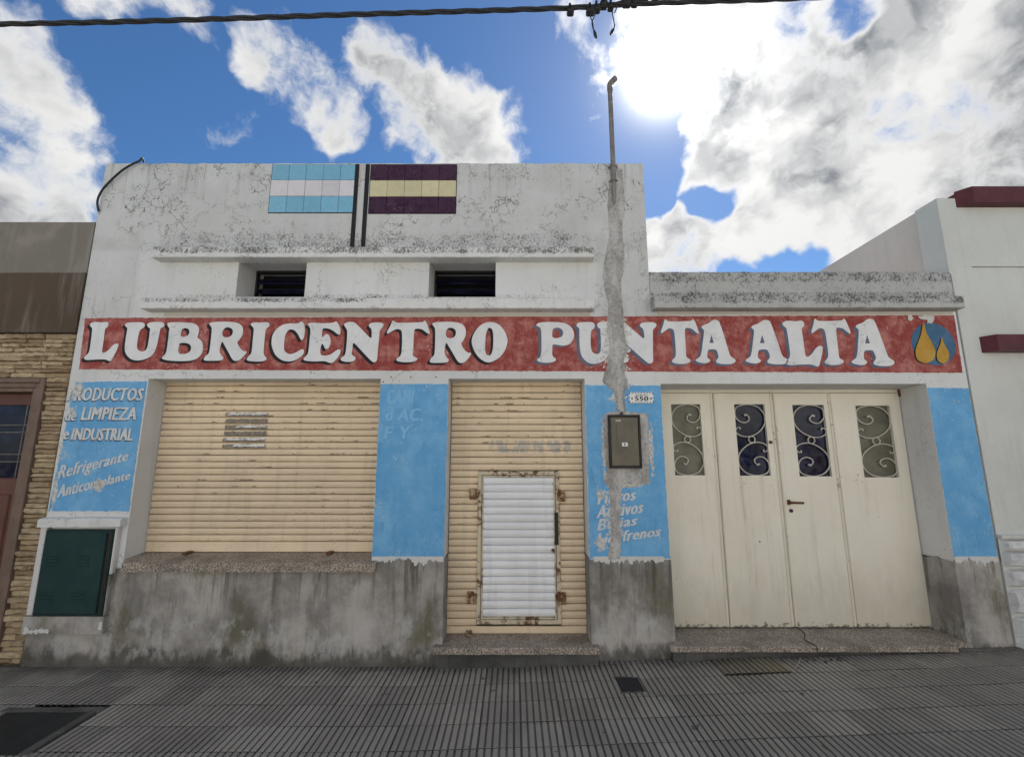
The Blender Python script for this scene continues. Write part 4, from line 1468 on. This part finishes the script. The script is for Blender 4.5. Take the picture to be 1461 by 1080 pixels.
# ------------------------------------------------------------------ garage door: four sheet-metal leaves
gx = [G0 + .004, 1.690, 2.180, 2.655, G1 - .004]
gx[1], gx[2], gx[3] = P(1027, 720, DG)[0], P(1115, 720, DG)[0], P(1200, 720, DG)[0]
GB, GT = .166, GZ1 - .034
mb = MB()
mb.cbox(G0 + .002, G1 - .002, DG - .02, DG + .04, GT, GZ1 - .001, .004)
mb.build('garage_lintel_frame', door_m, shop)
spiral0 = [(318, 325), (305, 318), (290, 340), (300, 365), (330, 375), (358, 360), (375, 320), (365, 270), (330, 248), (280, 242), (225, 265), (195, 320), (200, 380), (230, 430), (280, 468), (330, 478), (370, 462), (385, 435), (372, 415), (355, 412), (355, 426)]
spiral = [((x - (y - 240) * .045 - 188) / 186, (y - 240) / 517) for x, y in spiral0]
win_px = [(956, 997.5, 577, 678), (1045.5, 1088.5, 577, 678.5), (1128, 1173, 578, 679.5), (1217.5, 1266, 579, 681)]
for k in range(4):
    a, b = gx[k] + .0025, gx[k + 1] - .0025
    px0, px1, py0, py1 = win_px[k]
    wz1_, wz0_ = P(0, py0, DG)[1], P(0, py1, DG)[1]
    wa, wb = P(px0, py0, DG)[0], P(px1, py0, DG)[0]
    f0, f1 = DG - .022, DG + .018
    m = MB()
    c = .004
    m.sheet([[(a + c, GB + c), (b - c, GB + c), (b - c, GT - .003 - c), (a + c, GT - .003 - c)], [(wa, wz0_), (wa, wz1_), (wb, wz1_), (wb, wz0_)]], f0, .03)
    m.grid([[(a, f0 + c, GB), (b, f0 + c, GB), (b, f0 + c, GT - .003), (a, f0 + c, GT - .003)], [(a + c, f0, GB + c), (b - c, f0, GB + c), (b - c, f0, GT - .003 - c), (a + c, f0, GT - .003 - c)]], close=True)
    m.grid([[(a, f1, GB), (b, f1, GB), (b, f1, GT - .003), (a, f1, GT - .003)], [(a, f0 + c, GB), (b, f0 + c, GB), (b, f0 + c, GT - .003), (a, f0 + c, GT - .003)]], close=True)
    leaf = m.build('garage_door_leaf', door_m, shop)
    # cover strip along the meeting edge
    if k < 3:
        m = MB()
        ex = b + .0025
        m.cbox(ex - .026, ex - .006, f0 - .006, f0 - .0002, GB + .01, GT - .01, .002)
        if k < 2:
            m.cbox(ex + .006, ex + .018, f0 - .004, f0 - .0002, GB + .01, GT - .01, .0015)
        m.build('cover_strip', seam_m, leaf)
    m = MB()
    m.box(wa, wb, f0 + .026, f0 + .029, wz0_, wz1_)
    m.build('window_pane', glass_m if k in (1, 2) else olive_pane_m, leaf)
    m = MB()
    ww, wh = wb - wa, wz1_ - wz0_
    for rot in (0, 1):
        pts = []
        for u, v in spiral:
            if k in (1, 3):
                u = 1 - u
            if rot:
                u, v = 1 - u, 1 - v
            pts.append((wa + u * ww, f0 + .008, wz1_ - v * wh))
        path = smooth_path(pts, 4)
        m.tube(path, [.0050 if i > 4 else .0085 for i in range(len(path))], 6)
    cxx, czz = (wa + wb) / 2, (wz0_ + wz1_) / 2
    rr = ww * .105
    m.tube([(cxx + rr * math.cos(t * math.pi / 8), f0 + .008, czz + rr * math.sin(t * math.pi / 8)) for t in range(17)], .0048, 6, False)
    m.build('scroll_grille', scroll_m, leaf)
    if k == 2:
        hx, hz = P(1123, 716, DG)
        m = MB()
        m.tube(smooth_path([(hx, f0, hz), (hx, f0 - .04, hz), (hx + .012, f0 - .05, hz), (hx + .09, f0 - .048, hz - .002)], 4), .009, 8)
        m.cbox(hx - .014, hx + .014, f0 - .006, f0 - .0002, hz - .02, hz + .02, .002)
        m.build('handle', rust_m, leaf)
        m = MB()
        lx, lz = P(1126, 728, DG)
        m.tube([(lx, f0, lz), (lx, f0 - .010, lz)], .014, 12)
        m.build('lock', black_plastic_m, leaf)
    if k == 1:
        m = MB()
        lx, lz = P(1097, 631, DG)
        m.tube([(lx, f0, lz), (lx, f0 - .012, lz)], .013, 12)
        m.build('lock', rust_m, leaf)
    if k == 3:
        m = MB()
        lx, lz = P(1280, 558, DG)
        m.cbox(lx - .016, lx + .002, f0 - .012, f0 - .0002, lz - .05, lz + .01, .003)
        m.build('hinge', rust_m, leaf)

# surround of the gas cabinet
GY = -.05
g = lambda x, y: P(x, y, GY)
ga, gb, gc, ge = g(60, 752)[0], g(163, 757)[0], g(100, 756)[1], g(100, 879)[1]
sx0, sx1 = XL + .006, W0 - .015
sz0, sz1 = g(100, 905)[1], g(100, 752)[1]
ga = sx0 + .052
gb = P(152, 820, GY)[0]
mb = MB()
mb.cbox(sx0, ga - .002, GY + .012, -.002, sz0 + .12, sz1, .006)
mb.build('cabinet_surround', jamb_m, shop)
mb = MB()
mb.cbox(gb + .002, sx1 - .03, GY + .012, -.002, .62, sz1, .006)
mb.build('cabinet_surround', flake_m, shop)
mb = MB()
mb.cbox(gb + .002, sx1 - .032, GY + .010, -.002, sz0 + .12, .618, .006)
mb.build('cabinet_surround', dado_m, shop)
mb = MB()
mb.rough_bar(sx0 - .002, sx1 - .028, [(GY + .006, sz0), (GY + .006, ge - .004), (-.002, ge - .004), (-.002, sz0)], .03, .004, 12, 21)
mb.build('cabinet_surround', dado_m, shop)
mb = MB()
mb.rough_bar(sx0 - .004, sx1 + .002, [(GY - .012, sz1 + .002), (GY - .012, sz1 + .05), (GY, sz1 + .062), (-.002, sz1 + .066), (-.002, sz1 + .002)], .02, .004, 12, 22)
mb.build('cabinet_surround', ledge_m, shop)
mb = MB()
for k, q in enumerate(([(sx0 + .01, sz0 + .004), (sx0 + .20, sz0 + .004), (sx0 + .19, sz0 + .04), (sx0 + .06, sz0 + .03), (sx0 + .03, sz0 + .06)], [(sx1 - .06, sz0 + .03), (sx1 - .035, sz0 + .03), (sx1 - .035, sz0 + .09), (sx1 - .05, sz0 + .08)])):
    mb.sheet([ragged(q, .008, .01, 80 + k)], GY - .0005, .004)
mb.build('flaked_paint', flake_m, shop)
gas = thing('gas_cabinet', 'dark green metal gas meter cabinet low on the wall left of the window', 'meter cabinet', (ga, 0, ge))
mb = MB()
mb.cbox(ga, gb, GY + .004, -.002, ge, gc, .006)
mb.build('cabinet_frame', green_m, gas)
mb = MB()
mb.cbox(ga + .02, gb - .034, GY - .012, GY + .0035, ge + .018, gc - .016, .005)
gd = mb.build('cabinet_door', green_m, gas)
for cx0 in (.12, .56):
    for zr in (.58, .16):
        for k in range(4):
            x = ga + (gb - ga) * cx0
            z = ge + (gc - ge) * zr + k * .022
            m = MB()
            m.rough_bar(x, x + .09, [(GY - .0118, z), (GY - .017, z + .004), (GY - .0118, z + .011)], .03, .0004)
            m.build('vent_slot', green_m, gd)
mb = MB()
mb.box(gb - .031, gb - .004, GY + .002, GY + .0036, ge + .01, gc - .01)
mb.build('shadow_gap', black_plastic_m, gas)

# electricity meter box
ex0, ez1 = P(867, 592, -.02)
ex1, ez0 = P(916, 668, -.02)
meter = thing('electric_meter_box', 'brown meter box with black frame on the blue pillar', 'meter box', (ex0, 0, ez0))
mb = MB()
t_ = .016
for a, b, c, e_ in ((ex0, ex1, ez0, ez0 + t_), (ex0, ex1, ez1 - t_, ez1), (ex0, ex0 + t_, ez0 + t_, ez1 - t_), (ex1 - t_, ex1, ez0 + t_, ez1 - t_)):
    mb.cbox(a, b, -.036, -.008, c, e_, .003)
mb.build('frame', black_plastic_m, meter)
mb = MB()
mb.cbox(ex0 + t_ + .001, ex1 - t_ - .001, -.030, -.008, ez0 + t_ + .001, ez1 - t_ - .001, .003)
md = mb.build('door', meter_m, meter)
mb = MB()
mb.cbox(ex0 + .06, ex1 - .06, -.0335, -.0298, ez0 + .16, ez1 - .07, .0015)
mb.build('raised_panel', meter_m, md)
lx, lz = P(891.5, 634, -.034)
mb = MB()
mb.box(lx - .022, lx + .022, -.0350, -.0336, lz - .014, lz + .014)
mb.build('sticker', paper_m, md)
mb = MB()
mb.cbox(lx - .006, lx + .004, -.0356, -.0351, lz - .006, lz + .008, .0001)
mb.build('sticker_mark', black_m, md)
mb = MB()
sx_, sz_ = P(882, 600, -.03)
mb.box(sx_ - .02, sx_ + .02, -.0312, -.0301, sz_ - .006, sz_ + .006)
mb.build('maker_tag', simple('pale_tag', (.45, .43, .38), .6), md)
mb = MB()
bx_, bz_ = P(887, 590, -.02)
mb.tube([(bx_, -.012, bz_), (bx_, -.030, bz_ + .002)], .009, 8)
mb.build('lock_knob', black_plastic_m, meter)

# address plaque
ax0, az1 = P(896.5, 560)
ax1, az0 = P(932.5, 575.5)
plaq = thing('address_plaque', 'small white enamel street number plaque reading 550 above the meter box', 'plaque', (ax0, 0, az0))
mb = MB()
mb.cbox(ax0, ax1, -.012, -.003, az0, az1, .0015)
pl = mb.build('plate', simple('white_enamel', (.76, .76, .75), .25, .5, .04), plaq)
mb = MB()
nb = 17
for i in range(nb):
    for zz in (az0 + .006, az1 - .006):
        if i % 2 == 0:
            xx = ax0 + .006 + (ax1 - ax0 - .012) * i / (nb - 1)
            mb.box(xx - .0045, xx + .0045, -.0132, -.0121, zz - .003, zz + .003)
for i in range(1, 6):
    for xx in (ax0 + .005, ax1 - .005):
        if i % 2:
            zz = az0 + (az1 - az0) * i / 6
            mb.box(xx - .003, xx + .003, -.0132, -.0121, zz - .005, zz + .005)
for i in range(9):                                        # worn street name, no longer legible
    xx = ax0 + .055 + i * .0105
    mb.box(xx, xx + .006, -.0132, -.0121, az1 - .027 + (i % 2) * .002, az1 - .017 - (i % 3) * .002)
mb.build('border', black_m, pl)
write('550', [(905.5, 572.2), (924, 572.2), (924, 565.8), (905.5, 565.8)], black_m, pl, -.0130, .012, name='number')
mb = MB()
for px in (901.2, 928.2):
    x, z = P(px, 569)
    mb.sheet([[(x + .010 * math.cos(t * math.pi / 4) * (1 if t % 2 else .45), z + .012 * math.sin(t * math.pi / 4) * (1 if t % 2 else .45)) for t in range(8)]], -.0130)
mb.build('ornament', black_m, pl)

# conduit mast
px_, pz_ = P(875, 240, -.03)
ptop = P(875, 124, -.03)[1]
hook = P(880, 116, -.03)
mast = MB()
mast.tube(smooth_path([(px_, .05, pz_ - .52), (px_, .0, pz_ - .36), (px_, -.026, pz_ - .12), (px_, -.028, pz_ + .1), (px_, -.028, ptop - .02)], 6), .021, 12)
mast_o = mast.build('conduit_mast', galv_m)
tag(mast_o, 'tall thin rusty conduit pipe with bent top above the parapet', 'pipe')
mb = MB()
mb.tube(smooth_path([(px_, -.028, ptop - .04), (px_, -.028, ptop), (px_ + .006, -.03, ptop + .03), (px_ + .030, -.04, ptop + .055), (px_ + .045, -.06, ptop + .055)], 4), .025, 12)
mb.build('elbow', galv_m, mast_o)
for zz in (pz_ + .01, pz_ - .12):
    mb = MB()
    mb.tube([(px_ - .035, -.012, zz), (px_ - .024, -.044, zz), (px_, -.052, zz), (px_ + .024, -.044, zz), (px_ + .035, -.012, zz)], .006, 6)
    mb.build('clamp', galv_m, mast_o)

# overhead cable bundle
CYY = -.35
cab = [(-9.5, P(0, 35, CYY)[1] - .10)] + [P(x, y, CYY) for x, y in ((0, 35), (250, 29.5), (500, 21.5), (800, 12.5), (900, 6.5), (1095, 0), (1300, -8))]
cab = [(x, CYY, z) for x, z in cab] + [(9.5, CYY, P(1300, -8, CYY)[1] + .25)]
cpath = smooth_path(cab, 26)
root = thing('overhead_cable', 'thick black twisted cable bundle crossing the sky above the shop', 'cable', tuple(cab[4]))
for k in range(3):
    m = MB()
    ln = 0
    pts = []
    for i, p in enumerate(cpath):
        if i:
            ln += (p - cpath[i - 1]).length
        a = ln * 9 + k * 2 * math.pi / 3
        pts.append(p + Vector((0, math.cos(a), math.sin(a))) * .0100)
    m.tube(pts, .0112, 7)
    m.build('cable_strand', cable_m, root)


def cpt(px):
    x = P(px, 10, CYY)[0]
    return min(cpath, key=lambda p: abs(p.x - x))


for px, dz, s in ((815, -.03, .028), (843, -.035, .034), (851, -.02, .03), (862, .012, .03), (873, -.015, .024), (897, .018, .034), (905, .01, .026), (890, .02, .02)):
    c = cpt(px)
    m = MB()
    m.cbox(c.x - s, c.x + s, CYY - .03, CYY + .03, c.z + dz - s * .8, c.z + dz + s * .8, .010)
    m.tube([(c.x - s * .4, CYY - .02, c.z + dz), (c.x - s * .4, CYY - .055, c.z + dz + .012)], .010, 6)
    m.build('cable_clamp', black_plastic_m, root)
for pts_ in ([(843, 20), (842, 28), (845, 36), (846, 44), (849, 54)], [(850, 16), (848, 26), (844, 36), (846, 46)], [(875, 12), (873, 22), (875, 34), (876, 42), (872, 50)], [(880, 10), (878, 18), (876, 22)]):
    m = MB()
    pth = smooth_path([(P(a, b, CYY)[0], CYY - .02, P(a, b, CYY)[1]) for a, b in pts_], 4)
    m.tube(pth, .0045, 6)
    if len(pts_) > 4:
        p = pth[-1]
        q = pth[-4]
        m.tube([q, q.lerp(p, .6), p, p + (p - q) * .5], [.006, .013, .013, .009], 7)
    m.build('hanging_tail', cable_m, root)
for k, (x0, x1, z0, z1) in enumerate(((870, 925, 14, -2), (884, 940, 12, -3))):
    m = MB()
    a, b = cpt(x0), cpt(x1)
    m.tube(smooth_path([(a.x, CYY - .01, a.z - .01 + .02 * k), ((a.x + b.x) / 2, CYY - .01, (a.z + b.z) / 2 + .035), (b.x, CYY - .01, b.z + .022)], 5), .008, 6)
    m.build('jumper_wire', cable_m, root)

# loose cable over the left corner of the parapet
lc = [(205, 232), (203, 226), (199, 230), (190, 234), (175, 243), (158, 258), (145, 273), (139, 288), (141, 302)]
mb = MB()
pth = []
for i, (a, b) in enumerate(lc):
    yy = (.02, -.01, -.02, -.025, -.03, -.03, -.03, -.03, -.012)[i]
    x, z = P(a, b, yy)
    pth.append((x, yy, z))
mb.tube(smooth_path(pth, 5), .0085, 7)
tag(mb.build('loose_cable', cable_m), 'black cable looping over the top left corner of the parapet', 'cable')

# ================================================================== LEFT NEIGHBOUR
lh = thing('stone_clad_house', 'taupe house with brown band and stone cladding at the left edge', 'house', (-6, .2, 0))
LX0, LX1 = -9.0, XL - .006
zt, zb1, zb2 = P(137, 317)[1], P(130, 390)[1], P(110, 475)[1]
dx0, dx1, dzt = -4.62, P(45, 555, .03)[0] - .0, P(45, 556)[1]
fx1 = P(70, 541)[0]
fzt = P(70, 540)[1]
mb = MB()
mb.rough_bar(LX0, LX1, [(-.004, zb1), (-.004, zt - .01), (.002, zt), (.2, zt), (.2, zb1)], .1, .002)
mb.build('parapet', taupe_m, lh)
mb = MB()
mb.rough_bar(LX0, LX1, [(-.016, zb2), (-.016, zb1 - .004), (-.010, zb1), (.2, zb1), (.2, zb2)], .1, .0015)
mb.build('band', brown_m, lh)
mb = MB()
for a, b, c, e_ in ((LX0, dx0 - .08, -.2, zb2), (fx1 - .02, LX1, -.2, zb2), (dx0 - .08, fx1 - .02, fzt - .02, zb2)):
    mb.box(a, b, .012, .25, c, e_ - .001)
mb.box(LX0, LX1, .26, 6, -.2, zt - .3)
mb.build('wall', brown_m, lh)
stones = []
smeshes = []
for k in range(10):
    m = MB()
    c = .10
    v = [(x, z) for x, z in ((0, 0), (1, 0), (1, 1), (0, 1))]
    jit = [[(x + random.uniform(-.02, .02), random.uniform(-1, -.45), z + random.uniform(-.10, .10)) for x in (0.02, .25, .5, .75, .98)] for z in (.10, .5, .90)]
    rows = [[(x, 0, -.0) for x in (0, .25, .5, .75, 1)]] + jit + [[(x, 0, 1.0) for x in (0, .25, .5, .75, 1)]]
    m.grid(rows)
    m.face([rows[i][0] for i in range(5)])
    m.face([rows[i][-1] for i in reversed(range(5))])
    smeshes.append(m.mesh('stone', stone_m))
extra = MB()
z = .02
while z < zb2 - .012:
    hgt = min(random.uniform(.026, .046), zb2 - .003 - z)
    spans = [(fx1, LX1, True)] if z < fzt - .005 else [(-4.9, LX1, True)]
    if z < fzt - .005:
        spans.append((-5.6, dx0 - .10, False))
    else:
        spans.append((-5.6, -4.9, False))
    for a, b, vis in spans:
        x = a
        while x < b - .01:
            ln = random.uniform(.09, .26)
            if b - x - ln < .06:
                ln = b - x
            me = random.choice(smeshes)
            dp = random.uniform(.012, .042)
            if vis:
                o = link('stone', me, lh, (x + .001, .012, z))
                o.scale = (ln - .002, dp, hgt - .002)
            else:
                extra.box(x + .001, x + ln - .001, .012 - dp, .012, z + .001, z + hgt - .001)
            x += ln
    z += hgt
tag(extra.build('stone_course', stone_m, lh), kind='stuff')
# door with moulded frame
mb = MB()
fw = fx1 - P(48, 556)[0]
for k, (t0, t1, yf) in enumerate(((0, .35, -.030), (.35, .7, -.018), (.7, 1.0, -.006))):
    a, b = fx1 - fw * t1, fx1 - fw * t0
    mb.cbox(a, b, yf, .10, 0.0, fzt - fw * t0, .004)
    mb.cbox(dx0 - .06, a - .0005, yf, .10, fzt - fw * t1, fzt - fw * t0, .004)
mb.cbox(dx0 - .09, dx0 - .0, -.02, .10, 0.0, fzt - fw, .004)
ld = mb.build('door_frame', frame_brown_m, lh)
mb = MB()
ddx1 = fx1 - fw - .001
DY = .09
gz0, gz1 = P(20, 682, DY)[1], P(20, 578, DY)[1]
gxr = P(41, 600, DY)[0]
ddz = fzt - fw - .002
for a, b, c, e_ in ((dx0, ddx1, 0.03, gz0), (dx0, ddx1, gz1, ddz), (gxr, ddx1, gz0, gz1), (dx0, dx0 + .1, gz0, gz1)):
    mb.cbox(a, b, DY, DY + .04, c, e_, .003)
dr = mb.build('door', door_brown_m, lh)
mb = MB()
mb.cbox(dx0 + .12, ddx1 - .12, DY - .012, DY - .0005, .25, gz0 - .12, .008)
mb.build('door_panel', door_brown_m, dr)
mb = MB()
mb.box(dx0 + .1, gxr, DY + .02, DY + .025, gz0, gz1)
mb.build('door_pane', glass_m, dr)
mb = MB()
for t in (.22, .32, .62, .72):
    z = gz0 + (gz1 - gz0) * t
    mb.tube([(dx0 + .1, DY + .005, z), (gxr, DY + .005, z)], .004, 6)
for t in (.06, .5, .94):
    x = gxr - t * .62
    mb.tube([(x, DY + .010, gz0), (x, DY + .010, gz1)], .004, 6)
mb.build('door_grille', galv_m, dr)

# ================================================================== RIGHT NEIGHBOUR
rh = thing('white_house', 'pale plain house with maroon cap and ledge at the right edge', 'house', (6, .2, 0))
RX0, RX1 = XR + .012, 9.5
rzt = P(1345, 284)[1]
gzl = P(1400, 382)[1]
mb = MB()
mb.box(RX0, RX1, -.006, .2, .70, gzl - .008)
mb.box(RX0, P(1386, 382)[0], -.0055, .2, gzl - .0075, gzl + .0075)
mb.box(RX0, RX1, -.006, .2, gzl + .008, rzt)
mb.box(P(1386, 382)[0], RX1, .012, .2, gzl - .0078, gzl + .0078)
mb.box(RX0, RX1, .0, .2, -.2, .70)
mb.build('wall', nwall_m, rh)
mb = MB()
mb.box(RX0 + .003, RX1, .201, 6, -.2, rzt - .003)
mb.build('side_wall', nside_m, rh)
mb = MB()
mb.rough_bar(RX0 - .014, RX0 + .05, [(-.010, 2.93), (-.010, rzt + .004), (.205, rzt + .004), (.205, 2.93)], .02, .006, 14, 5)
mb.build('corner_strip', nwall_m, rh)
cy = -.09


def bevel_bar(x0, x1, z0, z1, y, cut):
    m = MB()
    a = [(x0, -.007, z0), (x0, -.007, z1)]
    m.face([(x0 + cut, y, z0), (x1, y, z0), (x1, y, z1), (x0 + cut, y, z1)])
    m.face([(x0, -.0065, z0), (x0 + cut, y, z0), (x0 + cut, y, z1), (x0, -.0065, z1)])
    m.face([(x0, -.0065, z1), (x0 + cut, y, z1), (x1, y, z1), (x1, -.0065, z1)])
    m.face([(x0, -.0065, z0), (x1, -.0065, z0), (x1, y, z0), (x0 + cut, y, z0)])
    m.face([(x1, -.0065, z0), (x1, -.0065, z1), (x1, y, z1), (x1, y, z0)])
    m.face([(x0, -.0065, z0), (x0, -.0065, z1), (x1, -.0065, z1), (x1, -.0065, z0)])
    return m


q0, q1 = P(1376, 266, cy), P(1376, 288.5, cy)
m = bevel_bar(P(1362, 288)[0], RX1, q1[1], q0[1], cy, .07)
m.box(P(1362, 288)[0] + .03, RX1, -.0064, .18, q1[1] + .004, q0[1] - .001)
m.build('roof_cap', maroon_m, rh)
q0, q1 = P(1410, 477, cy), P(1410, 500, cy)
bevel_bar(P(1399, 500)[0], RX1, q1[1], q0[1], cy, .05).build('ledge', maroon_m, rh)
# rubble base, block by block
bz1 = P(1440, 767)[1]
bs = []
for k in range(6):
    m = MB()
    g_ = []
    for z in (0, .12, .5, .88, 1):
        row = []
        for x in (0, .08, .35, .65, .92, 1):
            ed = z in (0, 1) or x in (0, 1)
            row.append((x, 0 if ed else random.uniform(-1, -.6), z))
        g_.append(row)
    m.grid(g_)
    bs.append(m.mesh('stone_block', white_stone_m))
z = .06
r = 0
while z < bz1 - .05:
    hg = random.uniform(.12, .18)
    if bz1 - z - hg < .06:
        hg = bz1 - z
    x = RX0
    while x < 5.2:
        ln = random.uniform(.18, .34)
        o = link('stone_block', random.choice(bs), rh, (x + .004, -.012, z + .004))
        o.scale = (ln - .014, .05, hg - .014)
        x += ln
    z += hg
mb = MB()
mb.box(RX0, 9.5, -.0125, -.0002, -.1, bz1)
mb.build('base_mortar', nwall_m, rh)
mb = MB()
mb.cbox(RX0, RX1, -.045, -.006, bz1, bz1 + .025, .004)
mb.build('base_capping', nwall_m, rh)

# ================================================================== PAVEMENT DETAILS
zc = ground_z(.73)
drain = thing('drain_cover', 'small dark square drain cover set in the paving before the meter pillar', 'drain cover', ((DRAIN[0] + DRAIN[1]) / 2, (DRAIN[2] + DRAIN[3]) / 2, zc))
mb = MB()
mb.cbox(DRAIN[0], DRAIN[1], DRAIN[2], DRAIN[3], zc - .02, zc + .0035, .002)
mb.build('lid', simple('dark_iron', (.012, .012, .016), .5, .4, .3, 20), drain)
mb = MB()
mb.rough_bar(DRAIN[0] - .014, DRAIN[1] + .014, [(DRAIN[3], zc - .01), (DRAIN[3], zc + .004), (DRAIN[3] + .016, zc + .002), (DRAIN[3] + .016, zc - .01)], .01, .003, 30)
mb.rough_bar(DRAIN[0] - .014, DRAIN[1] + .03, [(DRAIN[2] - .014, zc - .01), (DRAIN[2] - .014, zc + .002), (DRAIN[2], zc + .003), (DRAIN[2], zc - .01)], .01, .003, 30)
mb.build('cement_collar', dado_m, drain)

cov = thing('service_cover', 'dark rectangular service cover with cement rim at lower left', 'service cover', (-2.7, -.8, 0))
mb = MB()
mb.rough_bar(-2.93, -2.46, [(-.98, -.02), (-.98, .004), (-.60, .004), (-.60, -.02)], .05, .001)
mb.build('lid', simple('cast_iron', (.022, .023, .022), .55, .4, .3, 25), cov)
mb = MB()
mb.rough_bar(-2.97, -2.40, [(-.60, -.02), (-.60, .007), (-.55, .006), (-.545, -.02)], .02, .004, 14, 3)
mb.build('rim', dado_m, cov)
mb = MB()
mb.rough_bar(-2.459, -2.415, [(-.98, -.02), (-.98, .006), (-.60, .007), (-.60, -.02)], .02, .003, 14, 4)
mb.build('rim', dado_m, cov)

# broken bits and a twig before the garage step
for k in range(5):
    m = MB()
    x, y = 2.0 + .055 * k, -.115 - random.uniform(0, .05)
    s = random.uniform(.010, .021)
    pts = [Vector((math.cos(t) * s * random.uniform(.7, 1.2), math.sin(t) * s * random.uniform(.7, 1.2), 0)) for t in [q * 2 * math.pi / 6 for q in range(6)]]
    z = ground_z(x) - .003
    m.grid([[(x + p.x, y + p.y, z) for p in pts], [(x + p.x * .8, y + p.y * .8, z + s * .8) for p in pts]], close=True)
    m.face([(x + p.x * .8, y + p.y * .8, z + s * .8) for p in pts])
    tag(m.build('tile_fragment', base_m), 'small dark broken bit of paving before the cracked garage step', 'rubble', 'broken paving bits')
mb = MB()
a, b = GP(1134, 957, .075), GP(1142, 938, .09)
mb.tube(smooth_path([(a[0], a[1], ground_z(a[0]) + .006), ((a[0] + b[0]) / 2 + .01, (a[1] + b[1]) / 2, ground_z(a[0]) + .016), (b[0], b[1], ground_z(b[0]) + .008)], 4), [.004, .004, .004, .004, .004, .004, .003, .003, .002], 6)
tag(mb.build('twig', simple('dry_twig', (.36, .30, .23), .8)), 'pale dry twig lying on the paving before the garage', 'twig')
